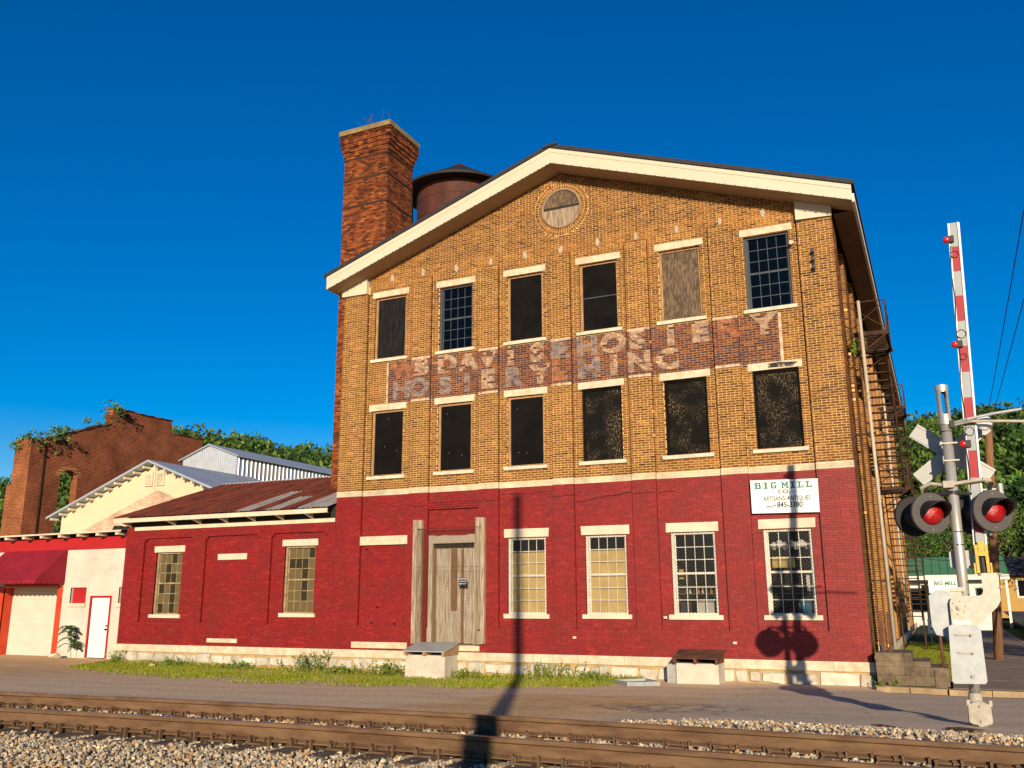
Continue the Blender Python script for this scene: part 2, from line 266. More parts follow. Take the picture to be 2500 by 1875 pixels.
# ------------------------------------------------------------------ helpers
class MB:
    def __init__(s): s.v = []; s.f = []; s.c = []; s.col = None
    def add(s, vs, fs):
        o = len(s.v); s.v += [tuple(p) for p in vs]; s.f += [tuple(i+o for i in f) for f in fs]; s.c += [s.col]*len(fs); return s
    def box(s, x0, x1, y0, y1, z0, z1):
        return s.add([(x0, y0, z0), (x1, y0, z0), (x1, y1, z0), (x0, y1, z0), (x0, y0, z1), (x1, y0, z1), (x1, y1, z1), (x0, y1, z1)],
                     [(0, 3, 2, 1), (4, 5, 6, 7), (0, 1, 5, 4), (1, 2, 6, 5), (2, 3, 7, 6), (3, 0, 4, 7)])
    def bar(s, a, b, w, h=None, up=(0, 0, 1)):
        """rectangular bar from a to b, w across, h along up"""
        a, b = Vector(a), Vector(b); h = h or w; d = (b-a).normalized(); u = Vector(up)
        if abs(d.dot(u)) > .99: u = Vector((0, 1, 0))
        x = d.cross(u).normalized()*(w/2); y = x.cross(d).normalized()*(h/2)
        return s.add([a-x-y, a+x-y, a+x+y, a-x+y, b-x-y, b+x-y, b+x+y, b-x+y], [(0, 3, 2, 1), (4, 5, 6, 7), (0, 1, 5, 4), (1, 2, 6, 5), (2, 3, 7, 6), (3, 0, 4, 7)])
    def cyl(s, a, b, r, r2=None, n=16, caps=True):
        a, b = Vector(a), Vector(b); r2 = r if r2 is None else r2; d = (b-a).normalized()
        x = d.orthogonal().normalized(); y = d.cross(x); vs = []
        for p, q in ((a, r), (b, r2)):
            for i in range(n):
                t = 2*math.pi*i/n; vs.append(p+x*(q*math.cos(t))+y*(q*math.sin(t)))
        fs = [(i, (i+1) % n, n+(i+1) % n, n+i) for i in range(n)]
        if caps: fs += [tuple(range(n-1, -1, -1)), tuple(range(n, 2*n))]
        return s.add(vs, fs)
    def tube(s, pts, r, n=8):
        for a, b in zip(pts[:-1], pts[1:]): s.cyl(a, b, r, n=n)
        return s
    def lathe(s, o, axis, prof, n=24):
        """prof = [(radius, offset along axis)]"""
        o, d = Vector(o), Vector(axis).normalized(); x = d.orthogonal().normalized(); y = d.cross(x); vs = []
        for r, h in prof:
            for i in range(n):
                t = 2*math.pi*i/n; vs.append(o+d*h+x*(r*math.cos(t))+y*(r*math.sin(t)))
        fs = []
        for k in range(len(prof)-1):
            for i in range(n): fs.append((k*n+i, k*n+(i+1) % n, (k+1)*n+(i+1) % n, (k+1)*n+i))
        return s.add(vs, fs)
    def prism(s, poly, o, u, w, d):
        """extrude 2-D polygon (a,b) -> o+a*u+b*w by vector d"""
        o, u, w, d = Vector(o), Vector(u), Vector(w), Vector(d); n = len(poly)
        p = [o+u*a+w*b for a, b in poly]; vs = p+[q+d for q in p]
        fs = [tuple(range(n)), tuple(range(2*n-1, n-1, -1))]+[(i, n+i, n+(i+1) % n, (i+1) % n) for i in range(n)]
        return s.add(vs, fs)
    def ball(s, o, r, n=10, m=7, sc=(1, 1, 1)):
        vs = []; fs = []
        for j in range(m+1):
            t = math.pi*j/m
            for i in range(n):
                a = 2*math.pi*i/n; vs.append((o[0]+r*sc[0]*math.sin(t)*math.cos(a), o[1]+r*sc[1]*math.sin(t)*math.sin(a), o[2]+r*sc[2]*math.cos(t)))
        for j in range(m):
            for i in range(n): fs.append((j*n+i, (j+1)*n+i, (j+1)*n+(i+1) % n, j*n+(i+1) % n))
        return s.add(vs, fs)
    def mesh(s, name, smooth=False):
        me = bpy.data.meshes.new(name); me.from_pydata(s.v, [], s.f); me.update()
        bm = bmesh.new(); bm.from_mesh(me); bmesh.ops.recalc_face_normals(bm, faces=bm.faces); bm.to_mesh(me); bm.free()
        if any(c is not None for c in s.c):
            a = me.color_attributes.new('Col', 'FLOAT_COLOR', 'CORNER'); arr = np.ones((len(me.loops), 4), np.float32)
            for p, c in zip(me.polygons, s.c):
                arr[p.loop_start:p.loop_start+p.loop_total, :3] = c
            a.data.foreach_set('color', arr.ravel())
        me.polygons.foreach_set('use_smooth', [bool(smooth)]*len(me.polygons))
        return me
    def build(s, name, material, parent=None, smooth=False, kind=None):
        return link(name, s.mesh(name, smooth), material, parent, kind)
def link(name, me, material=None, parent=None, kind=None):
    if material and not me.materials: me.materials.append(MATS[material])
    o = bpy.data.objects.new(name, me); COL.objects.link(o)
    if parent: o.parent = parent; o.matrix_parent_inverse = parent.matrix_world.inverted()
    if kind: o['kind'] = kind
    return o
def np_mesh(name, V, Fq, col=None, smooth=False):
    """V (n,3), Fq (m,k) index array with constant k, col (m,3) per face"""
    V = np.ascontiguousarray(V, np.float32); Fq = np.ascontiguousarray(Fq, np.int32); m, k = Fq.shape
    me = bpy.data.meshes.new(name); me.vertices.add(len(V)); me.vertices.foreach_set('co', V.ravel())
    me.loops.add(m*k); me.loops.foreach_set('vertex_index', Fq.ravel())
    me.polygons.add(m); me.polygons.foreach_set('loop_start', np.arange(0, m*k, k, dtype=np.int32)); me.polygons.foreach_set('loop_total', np.full(m, k, np.int32))
    me.polygons.foreach_set('use_smooth', np.full(m, bool(smooth)))
    me.update(calc_edges=True)
    if col is not None:
        a = me.color_attributes.new('Col', 'FLOAT_COLOR', 'CORNER'); c = np.ones((m, k, 4), np.float32); c[:, :, :3] = np.asarray(col)[:, None, :]
        a.data.foreach_set('color', c.ravel())
    return me
def thing(name, label, cat, loc=(0, 0, 0), group=None):
    o = bpy.data.objects.new(name, None); COL.objects.link(o); o.location = loc; o.empty_display_size = .2
    o['label'] = label; o['category'] = cat
    if group: o['group'] = group
    o.matrix_world = Matrix.Translation(loc); return o
def tag(o, label, cat, group=None):
    o['label'] = label; o['category'] = cat
    if group: o['group'] = group
    return o
def struct(o): o['kind'] = 'structure'; return o
def dup(root, delta, label):
    """copy of a thing with its parts and sub-parts, moved by delta"""
    M = Matrix.Translation(delta); r = root.copy(); COL.objects.link(r); r.matrix_world = M @ root.matrix_world; r['label'] = label
    def kids(src, dst):
        for ch in list(src.children):
            c = ch.copy(); COL.objects.link(c); c.parent = dst; c.matrix_parent_inverse = ch.matrix_parent_inverse.copy()
            if dst is r: c.matrix_parent_inverse = r.matrix_world.inverted() @ M @ root.matrix_world @ ch.matrix_parent_inverse
            kids(ch, c)
    kids(root, r); return r
def text(name, s, size, loc, material, parent, rot=(math.pi/2, 0, 0), bold=0., shear=0., sx=1., depth=.0015, align='CENTER'):
    """lettering as a mesh; tilt = rot[1] in the plane of the text"""
    cu = bpy.data.curves.new(name, 'FONT'); cu.body = s; cu.size = size; cu.align_x = align; cu.align_y = 'CENTER'; cu.extrude = depth; cu.offset = bold; cu.shear = shear; cu.resolution_u = 3
    t = bpy.data.objects.new('tmp', cu); COL.objects.link(t); dg = bpy.context.evaluated_depsgraph_get()
    me = bpy.data.meshes.new_from_object(t.evaluated_get(dg)); bpy.data.objects.remove(t); bpy.data.curves.remove(cu)
    me.name = name; me.transform(Matrix.Translation(loc) @ Matrix.Rotation(rot[2], 4, 'Z') @ Matrix.Rotation(rot[0], 4, 'X') @ Matrix.Rotation(rot[1], 4, 'Z') @ Matrix.Diagonal((sx, 1, 1, 1)))
    me.materials.clear(); return link(name, me, material, parent)

# ------------------------------------------------------------------ brickwork
BOXF = np.array([(0, 1, 5, 4), (1, 2, 6, 5), (3, 0, 4, 7), (4, 5, 6, 7), (0, 3, 2, 1)])   # front, two ends, top, bottom
class Bricks:
    """bricks on planes: each has a frame (origin o, along u, outward n), u0,u1,z0,z1,depth and colour"""
    def __init__(s): s.rows = []
    def wall(s, o, u, n, z0, z1, spans, colour, course=.0677, bl=.222, joint=.011, depth=.09, header=6, jit=.0025, hl=None):
        o, u, n = np.array(o, float), np.array(u, float), np.array(n, float)
        nc = max(1, int(round((z1-z0)/course))); ch = (z1-z0)/nc
        for k in range(nc):
            za, zb = z0+k*ch, z0+(k+1)*ch; zc = (za+zb)/2
            hd = header and (k % header == header-1); L = bl/2 if hd else bl; off = (0 if k % 2 else .5)*L + (0 if hd else rng.uniform(-.01, .01))
            for a, b in spans(zc):
                if b-a < .03: continue
                t = math.floor((a-off)/L)*L+off
                while t < b-1e-6:
                    p, q = max(a, t), min(b, t+L)
                    if q-p > .025:
                        s.rows.append((o, u, n, p+(joint/2 if p > a+1e-6 else 0), q-(joint/2 if q < b-1e-6 else 0), za+joint/2, zb-joint/2, depth, colour((p+q)/2, zc), rng.uniform(-jit, jit)))
                    t += L
        return s
    def arrays(s, rows):
        n = len(rows); V = np.empty((n, 8, 3)); C = np.empty((n, 5, 3))
        for i, (o, u, w, a, b, za, zb, d, c, j) in enumerate(rows):
            fr = o+w*j; bk = o-w*d; z1, z2 = np.array((0, 0, za)), np.array((0, 0, zb))
            V[i] = [fr+u*a+z1, fr+u*b+z1, bk+u*b+z1, bk+u*a+z1, fr+u*a+z2, fr+u*b+z2, bk+u*b+z2, bk+u*a+z2]
            C[i] = c
        Fq = (BOXF[None]+np.arange(n)[:, None, None]*8).reshape(-1, 4)
        return V.reshape(-1, 3), Fq, C.reshape(-1, 3)
    def build(s, parent, material, singles=0, near=None):
        rows = s.rows; cam_p = np.array((CX, CY, EYE)) if near is None else np.array(near)
        order = np.argsort([np.linalg.norm(r[0]+r[1]*(r[3]+r[4])/2+np.array((0, 0, (r[5]+r[6])/2))-cam_p)-.0*r[3] for r in rows])
        one = [rows[i] for i in order[:singles]]; rest = [rows[i] for i in order[singles:]]
        cache = {}
        for r in one:
            o, u, w, a, b, za, zb, d, c, j = r
            key = tuple(int(x*60) for x in c)+tuple(np.round(u, 2))+tuple(np.round(w, 2))
            if key not in cache:
                V, Fq, C = s.arrays([(np.zeros(3), u, w, -.5, .5, -.5, .5, 1., c, 0)])
                me = np_mesh('brick', V, Fq, C); me.materials.append(MATS[material]); cache[key] = me
            ob = bpy.data.objects.new('brick', cache[key]); COL.objects.link(ob)
            p = o+u*(a+b)/2+w*j; au, aw = np.abs(u), np.abs(w)
            ob.matrix_world = Matrix.Translation((p[0], p[1], (za+zb)/2)) @ Matrix.Diagonal((au[0]*(b-a)+aw[0]*d, au[1]*(b-a)+aw[1]*d, zb-za, 1))
            mw = ob.matrix_world.copy(); ob.parent = parent; ob.matrix_parent_inverse = parent.matrix_world.inverted(); ob.matrix_world = mw
        if rest:
            V, Fq, C = s.arrays(rest); me = np_mesh('brickwork', V, Fq, C); link('brickwork', me, material, parent, 'stuff')
def minus(a, b, holes):
    out = [(a, b)]
    for h0, h1 in holes:
        nx = []
        for p, q in out:
            if h1 <= p or h0 >= q: nx.append((p, q))
            else:
                if h0 > p: nx.append((p, h0))
                if h1 < q: nx.append((h1, q))
        out = nx
    return out
def pick(pal, w):
    w = np.array(w)/sum(w); return lambda: np.array(pal[rng.choice(len(pal), p=w)])*rng.uniform(.8, 1.2)
def pick2(pal, w):
    w = np.array(w)/sum(w); return lambda: np.array(pal[rng.choice(len(pal), p=w)])*rng.uniform(.93, 1.07)
def pick3(pal, w):
    w = np.array(w)/sum(w); return lambda: np.array(pal[rng.choice(len(pal), p=w)])*rng.uniform(.88, 1.13)
nat = pick3([(.205, .078, .018), (.255, .103, .023), (.165, .058, .015), (.33, .145, .035), (.095, .036, .015), (.235, .080, .018)], [36, 28, 20, 6, 5, 10])
dark = pick([(.21, .085, .034), (.15, .060, .028), (.27, .115, .04), (.09, .042, .024)], [4, 3, 2, 2])
signp = pick3([(.13, .036, .022), (.075, .034, .032), (.11, .055, .046), (.20, .060, .032), (.055, .033, .036)], [5, 4, 3, 2, 4])
redp = pick2([(.235, .0095, .0085), (.215, .0078, .0075), (.27, .015, .013)], [5, 4, 1])
creamp = pick2([(.64, .545, .39), (.61, .52, .37)], [1, 1])
chimp = pick([(.25, .066, .019), (.19, .045, .016), (.31, .100, .025), (.085, .027, .014), (.15, .045, .02)], [4, 4, 2, 3, 2])

# ------------------------------------------------------------------ ground, track bed, street
ZW = ([-200, -9.6, -9.1, 0, 4, 9, 12, 15.8, 200], [.03, .03, -.06, -.10, -.10, -.02, .02, .03, .03])
def gz(x, y):
    zw = np.interp(x, *ZW); s = np.clip((-1.5-np.asarray(y, float))/11.5, 0, 1)
    return zw+(.52-zw)*s
def hill_h(x, y):
    """forested ridge behind the town, by distance from the crossing"""
    dx, dy = np.asarray(x, float)-17., np.asarray(y, float)+24.
    d = np.hypot(dx, dy); a = np.arctan2(dx, dy)
    crest = (28.+1.5*np.sin(a*5.+1.)+1.5*np.sin(a*13.))*(.45+.55*np.clip((a+.97)/.16, 0, 1))
    t = np.clip((d-85)/125., 0, 1); return crest*t*t*(3-2*t)*np.where(dy > -20, 1, 0)
xs = np.concatenate([np.linspace(-260, -24, 30), np.linspace(-22, 34, 113), np.linspace(36, 260, 30)])
ys = np.concatenate([np.linspace(-260, -32, 18), np.linspace(-30, 6, 73), np.linspace(8, 330, 60)])
X, Y = np.meshgrid(xs, ys); Z = gz(X, Y)+hill_h(X, Y)+np.where((Y < -12.6) & (Y > -18), -.06, 0)
Z += np.where((np.abs(X) < 40) & (Y < -1) & (Y > -13), .012*np.sin(X*2.1+Y)+.010*np.sin(Y*3.3-X*.7), 0)
Z -= np.where((X > 16.) & (Y > -1.2) & (Y < 60) & (X < 31), .12, 0)
nx, ny = len(xs), len(ys); idx = np.arange(nx*ny).reshape(ny, nx)
Fq = np.stack([idx[:-1, :-1], idx[:-1, 1:], idx[1:, 1:], idx[1:, :-1]], -1).reshape(-1, 4)
struct(link('ground', np_mesh('ground', np.stack([X, Y, Z], -1).reshape(-1, 3), Fq, smooth=True), 'ground'))

# sidewalk and street along the right-hand wall
sw = struct(bpy.data.objects.new('sidewalk', None)); COL.objects.link(sw)
for k in range(16):
    y0 = -.62+k*2.4
    MB().box(17.55, 20.4, y0+.006, y0+2.394, -.2, .115+.002*(k % 2)).build('pavement_slab', 'pave', sw)
kb = struct(bpy.data.objects.new('kerb', None)); COL.objects.link(kb)
pts = [(15.95, -.78), (16.7, -1.06), (17.45, -1.22), (18.3, -1.2), (19.2, -1.18), (20.4, -1.15)]
for k, (a, b) in enumerate(zip(pts[:-1], pts[1:])):
    d = Vector((b[0]-a[0], b[1]-a[1], 0)).normalized()*.008
    MB().bar(Vector((a[0], a[1]+.16, .03))+d, Vector((b[0], b[1]+.16, .03))-d, .32, .19+.012*(k % 2)).build('kerb_stone', 'kerb', kb)
for k in range(18): MB().box(20.42, 20.6, -.9+k*2.2, 1.28+k*2.2, -.25, .125).build('kerb_stone', 'kerb', kb)
MB().box(15.95, 20.4, -.90, -.63, -.2, .105).build('kerb_backing', 'kerb', kb)
struct(MB().add([(20.6, -3, -.03), (29.5, -3, -.03), (30.5, 58, .9), (21.6, 58, .9)], [(0, 1, 2, 3)]).build('road', 'asphalt'))
struct(MB().add([(25.0, 4, .083), (25.14, 4, .083), (25.9, 57, .893), (25.76, 57, .893)], [(0, 1, 2, 3)]).build('road_marking', 'line_yellow'))
struct(MB().add([(16.0, 1.2, .05), (17.56, 1.2, .05), (17.56, 40, .3), (16.0, 40, .3)], [(0, 1, 2, 3)]).build('lawn', 'hill_soil'))

# ------------------------------------------------------------------ railway track
RT = .82          # rail top
def yf(x):
    x = min(max(x, 3.), 20.) if True else x
    return -15.308623+.156708*x-.005636*x*x
def yfar(x):
    if x < 3: return yf(3)+(x-3)*(.156708-.011272*3)
    if x > 20: return yf(20)+(x-20)*(.156708-.011272*20)
    return yf(x)
prof = [(-.075, -.185), (.075, -.185), (.075, -.172), (.022, -.150), (.009, -.128), (.009, -.055), (.036, -.040), (.037, -.008), (.030, 0), (-.030, 0), (-.037, -.008), (-.036, -.040), (-.009, -.055), (-.009, -.128), (-.022, -.150), (-.075, -.172)]
def make_rail(off, label):
    t = thing('rail', label, 'rail', (10, yfar(10)+off, RT-.185), 'rails of the railway track')
    V = []; n = len(prof); xr = np.arange(-24, 42.01, .5)
    for x in xr:
        sl_ = (yfar(x+.1)-yfar(x-.1))/.2; nrm = np.array((-sl_, 1))/math.hypot(sl_, 1)
        for a, h in prof: V.append((x+nrm[0]*a, yfar(x)+off+nrm[1]*a, RT+h))
    Fq = [(i*n+k, i*n+(k+1) % n, (i+1)*n+(k+1) % n, (i+1)*n+k) for i in range(len(xr)-1) for k in range(n)]
    head = [f for f in Fq if min(v % n for v in f) >= 8 and max(v % n for v in f) <= 9 and {v % n for v in f} == {8, 9}]
    body = [f for f in Fq if {v % n for v in f} != {8, 9}]
    link('rail_body', np_mesh('rail_body', np.array(V), np.array(body)), 'rail_steel', t)
    link('running_surface', np_mesh('running_surface', np.array(V), np.array(head)), 'rail_top', t)
make_rail(0, 'rusty steel rail on the side of the track nearer the mill')
make_rail(-1.475, 'rusty steel rail on the side of the track nearer the viewer')
tie0 = None
ORD = ['first', 'second', 'third', 'fourth', 'fifth', 'sixth', 'seventh', 'eighth', 'ninth', 'tenth', 'eleventh', 'twelfth', 'thirteenth', 'fourteenth', 'fifteenth', 'sixteenth', 'seventeenth', 'eighteenth', 'nineteenth', 'twentieth']
def nth(k): return ORD[k] if k < 20 else 'twenty-'+ORD[k-20]
def make_tie():
    t = thing('railroad_tie', 'weathered wooden railroad tie', 'railroad tie', (0, 0, .615), 'wooden ties of the railway track')
    MB().box(-.115, .115, -2.02, .55, .44, .615).build('timber', 'tie_wood', t)
    for off in (0, -1.475):
        p = MB().box(-.10, .10, off-.19, off+.19, .6155, .634).build('tie_plate', 'plate_steel', t)
        for sx_, sy_ in ((-.07, -.095), (.07, -.095), (-.06, .095), (.06, .095), (-.08, -.15), (.08, .15)):
            MB().box(sx_-.011, sx_+.011, off+sy_-.011, off+sy_+.011, .62, .672).box(sx_-.017, sx_+.017, off+sy_-.02, off+sy_+.02, .665, .68).build('spike', 'plate_steel', p)
        for sx_ in (-.135, .135):
            MB().box(sx_-.012, sx_+.012, off-.11, off-.068, .585, .69).build('rail_anchor', 'plate_steel', t)
    return t
tie0 = make_tie(); k = 0; x = 4.1
while x < 19.6:
    lab = '%s weathered wooden railroad tie under the rails, counted from the left' % nth(k)
    if k == 0: t = tie0; t['label'] = lab; t.matrix_world = Matrix.Translation((x, yfar(x), .615))
    else:
        t = tie0.copy(); COL.objects.link(t); t['label'] = lab; t.matrix_world = Matrix.Translation((x, yfar(x), .615))
        for ch in tie0.children:
            c = ch.copy(); COL.objects.link(c); c.parent = t; c.matrix_parent_inverse = ch.matrix_parent_inverse.copy()
            for g_ in ch.children:
                q = g_.copy(); COL.objects.link(q); q.parent = c; q.matrix_parent_inverse = g_.matrix_parent_inverse.copy()
    k += 1; x += .52+random.uniform(-.03, .03)

# ballast: crushed stone, thousands of loose angular pieces
def rock_shapes(n):
    out = []
    for i in range(n):
        bm = bmesh.new()
        for _ in range(13):
            v = rng.normal(size=3); v /= np.linalg.norm(v); v *= (.5, .38, .30)*rng.uniform(.8, 1.1, 3); bm.verts.new(v)
        r = bmesh.ops.convex_hull(bm, input=bm.verts)
        bmesh.ops.delete(bm, geom=[e for e in r['geom_interior'] if isinstance(e, bmesh.types.BMVert)], context='VERTS')
        bmesh.ops.triangulate(bm, faces=bm.faces); bm.verts.index_update()
        out.append((np.array([v.co for v in bm.verts]), np.array([[v.index for v in f.verts] for f in bm.faces]))); bm.free()
    return out
SHAPES = rock_shapes(14)
ROCKC = np.array([1.04, 1.0, .90])*np.array([(.56, .45, .32), (.48, .36, .23), (.40, .35, .29), (.28, .26, .24), (.62, .53, .41), (.44, .27, .13), (.17, .16, .15), (.34, .31, .28), (.50, .42, .33)])
def scatter_rocks(name, P, size, parent=None, pal=ROCKC):
    Vs, Fs, Cs, o = [], [], [], 0
    for p, s_ in zip(P, size):
        v, f = SHAPES[rng.integers(len(SHAPES))]; q = rng.normal(size=4); q /= np.linalg.norm(q)
        M = np.array(Matrix(__import__('mathutils').Quaternion(q).to_matrix()))
        Vs.append((v*s_) @ M.T+p); Fs.append(f+o); o += len(v); Cs.append(np.tile(pal[rng.integers(len(pal))]*rng.uniform(.75, 1.2), (len(f), 1)))
    return link(name, np_mesh(name, np.concatenate(Vs), np.concatenate(Fs), np.concatenate(Cs)), 'rock', parent, 'stuff')
P = []
def band(n, x0, x1, f):
    for _ in range(n):
        x = rng.uniform(x0, x1); p = f(x)
        if p is not None: P.append((x, p[0], p[1]))
def near_tie(x, tol=.13):
    return min(abs(x-t_) for t_ in TIEX) < tol
TIEX = [o.matrix_world.translation.x for o in S.objects if o.name.startswith('railroad_tie')]
def f_front(x):      # viewer's side of the near rail
    d = rng.uniform(.10, 3.1)**1.0; y = yfar(x)-1.475-d
    if d < .50 and near_tie(x) and rng.random() < .8: return None
    return y, .575+.035*rng.random()-max(0, d-.9)*.03-(.02 if d < .25 else 0)
def f_mid(x):
    d = rng.uniform(.09, 1.385); y = yfar(x)-d
    if near_tie(x) and rng.random() < .9: return None
    return y, .590+.050*rng.random()
def shoulder(x, d):
    k_ = min(1., max(0., (x-12.6)/2.2)); return .575+k_*float(np.interp(d, [0, .5, 1.3, 2.2, 3.3], [-.02, .05, .105, .03, -.13]))
def f_back(x):       # far shoulder, deep only near the crossing
    lim = .35 if x < 12.6 else .35+(x-12.6)*.75
    lim = min(lim, 3.2); d = rng.uniform(.1, lim); y = yfar(x)+d
    if x > 12.6 and d > .6 and rng.random() < .25: return None
    return y, (shoulder(x, d)+.03*rng.random() if x > 12.6 else .56+.035*rng.random()-d*.1)
band(26000, 5.5, 20.5, f_front); band(15000, 3.5, 20.5, f_mid); band(900, 3.5, 12.6, f_back); band(9500, 12.4, 21.5, f_back)
P = np.array(P); keep = (P[:, 1] > -19.2)
scatter_rocks('ballast', P[keep], rng.uniform(.035, .078, keep.sum()))
o = bpy.data.objects['ballast']; o['label'] = 'loose tan and grey crushed-stone ballast around the rails'; o['category'] = 'ballast'
struct(MB().add([(-24, -19.6, .47), (42, -19.6, .47), (42, -16.0, .55), (-24, -16.0, .55), (42, -13.7, .55), (-24, -13.9, .55)], [(0, 1, 2, 3), (3, 2, 4, 5)]).build('track_bed', 'ground'))

m = MB(); xs_ = np.linspace(12.4, 30, 45); ds_ = np.linspace(.08, 3.4, 14)
for x in xs_:
    for d in ds_: m.v.append((x, yfar(x)+d, shoulder(x, d)-.022))
m.f = [(i*14+j, (i+1)*14+j, (i+1)*14+j+1, i*14+j+1) for i in range(44) for j in range(13)]; m.c = [None]*len(m.f); struct(m.build('ballast_shoulder', 'ground', None, True))
# loose pebbles on the lane
P = []
for _ in range(2400):
    x = rng.uniform(-6, 19); y = -13.2+abs(rng.normal())*2.2 if rng.random() < .6 else rng.uniform(-13, -.6)
    if y < -.5: P.append((x, y, float(gz(x, y))+.006))
o = scatter_rocks('pebbles', np.array(P), rng.uniform(.008, .024, len(P)), None, ROCKC*.75); o['label'] = 'small loose pebbles strewn over the gravel lane'; o['category'] = 'pebbles'

# ------------------------------------------------------------------ the mill
LX, RX, BLD = 0.0, 15.852, 35.0
XC = [1.808, 4.283, 6.716, 9.139, 11.611, 14.077]
PIL = [(0, .97), (2.73, 3.43), (5.17, 5.85), (7.60, 8.26), (10.0, 10.69), (12.49, 13.2), (14.93, RX)]
ZP, ZB0, ZB1 = .588, 5.306, 5.485
R1, R2, R3 = (1.668, 3.842), (5.93, 8.077), (9.819, 11.967)
HALF = .605
DOOR = (3.40, 5.15, .80, 3.99)
def zr(x): return 15.13-.3455*abs(x-7.96)
HOLES = [(x-HALF, x+HALF, *R3) for x in XC]+[(x-HALF, x+HALF, *R2) for x in XC]+[(x-HALF, x+HALF, *R1) for x in XC[2:]]+[DOOR]
mill = thing('mill_building', 'three-storey brick mill with a red-painted ground floor and wide gabled front', 'building', (8, 0, 0))

def panel(m, x0, x1, z0, z1, holes, y):
    """front sheet at depth y with rectangular holes left open"""
    xs_ = sorted({x0, x1, *[h[0] for h in holes if x0 < h[0] < x1], *[h[1] for h in holes if x0 < h[1] < x1]})
    zs_ = sorted({z0, z1, *[h[2] for h in holes if z0 < h[2] < z1], *[h[3] for h in holes if z0 < h[3] < z1]})
    for a, b in zip(xs_[:-1], xs_[1:]):
        for c, d in zip(zs_[:-1], zs_[1:]):
            xm, zm = (a+b)/2, (c+d)/2
            if not any(h[0] < xm < h[1] and h[2] < zm < h[3] for h in holes):
                m.add([(a, y, c), (b, y, c), (b, y, d), (a, y, d)], [(0, 1, 2, 3)])
def reveals(m, holes, y0, y1):
    for a, b, c, d in holes:
        m.add([(a, y0, c), (a, y1, c), (a, y1, d), (a, y0, d)], [(0, 1, 2, 3)]); m.add([(b, y0, c), (b, y0, d), (b, y1, d), (b, y1, c)], [(0, 1, 2, 3)])
        m.add([(a, y0, d), (a, y1, d), (b, y1, d), (b, y0, d)], [(0, 1, 2, 3)]); m.add([(a, y0, c), (b, y0, c), (b, y1, c), (a, y1, c)], [(0, 1, 2, 3)])
# mortar behind the bricks: bays, pilasters, gable
m = MB(); panel(m, .02, RX-.02, ZB0, 12.3, HOLES, .112)
for a, b in PIL: m.box(a+.012, b-.012, .011, .12, ZB0, 12.12 if a in (0, 14.93) else 12.38)
m.add([(.02, .1125, 12.3), (RX-.02, .1125, 12.3), (RX-.02, .1125, zr(RX)), (7.96, .1125, 15.1), (.02, .1125, zr(0))], [(0, 1, 2, 3, 4)])
m.build('mortar', 'mortar', mill)
m = MB(); panel(m, 1.80, 14.25, 8.30, 9.64, HOLES, .1085)
for a, b in PIL[1:-1]: m.add([(a+.013, .0085, 8.30), (b-.013, .0085, 8.30), (b-.013, .0085, 9.64), (a+.013, .0085, 9.64)], [(0, 1, 2, 3)])
m.build('sign_ground', 'sign_mortar', mill)
m = MB(); panel(m, .02, RX-.02, ZP-.2, ZB0, HOLES, .1075); panel(m, .012, RX-.012, ZP-.1, 1.29, [DOOR], .0075)
for a, b in PIL: m.box(a+.012, b-.012, .0075, .12, 1.29, ZB0)
m.box(.98, 2.72, .0095, .12, 3.9, 3.99)
m.build('painted_mortar', 'red_mortar', mill)
m = MB(); reveals(m, [DOOR], .112, .40); m.build('door_reveal', 'red_mortar', mill)
# outer shell behind, floors
m = MB().box(RX-.35, RX-.13, .13, BLD, -.3, 12.25).box(LX+.02, LX+.3, .13, BLD, -.3, 12.25).box(LX+.3, RX-.35, BLD-.3, BLD-.01, -.3, 15)
m.build('rear_walls', 'mill_brick_y', mill)
m = MB().box(LX+.31, RX-.36, .40, .43, ZP, 1.5)
m.box(LX+.31, RX-.36, 4.0, 4.1, 0, 12.2)
for z in (1.0, 5.35, 9.2): m.box(LX+.31, RX-.36, .42, 4.0, z-.1, z)
for x in (2.95, 5.5, 7.9, 10.35, 12.85): m.box(x-.05, x+.05, .5, 3.95, 1.0, 5.2)
m.build('interior', 'interior', mill)

def fcol(x, z):
    if z < ZB0: return redp()
    if z < ZB1: return creamp()
    if 8.26 < z < 9.68 and 1.75 < x < 14.3: return signp() if rng.random() < .93 else nat()
    if x > 14.9 and z < 12.2: return nat() if rng.random() < .75 else dark()
    if z > 12.9 and rng.random() < .28: return dark()
    if 12.3 < z < 12.75: return nat()*1.25
    return nat()
def bay_spans(z):
    if z < 1.29: return []
    if z < 12.38: out = [(a[1], b[0]) for a, b in zip(PIL[:-1], PIL[1:])]
    else:
        w = min((15.13-z)/.3455, 7.9); out = [(max(.01, 7.96-w), min(RX-.01, 7.96+w))]
    hs_ = [(h[0], h[1]) for h in HOLES if h[2] < z < h[3]]
    if 13.28 < z < 14.57:
        d = math.sqrt(max(0, .645**2-(z-13.925)**2)); 
    rr_ = .90
    if abs(z-13.925) < rr_: d = math.sqrt(rr_**2-(z-13.925)**2); hs_.append((7.99-d, 7.99+d))
    return [q for a, b in out for q in minus(a, b, hs_)]
def pil_spans(z):
    if z < 1.29: return minus(0, RX, [(DOOR[0], DOOR[1])] if z > DOOR[2] else [])
    out = [p for p in PIL if z < (12.12 if p[0] in (0, 14.93) else 12.38)]
    if 4.80 < z < 5.02: out = out+[(3.43, 5.17)]
    return out
natb, redb = Bricks(), Bricks()
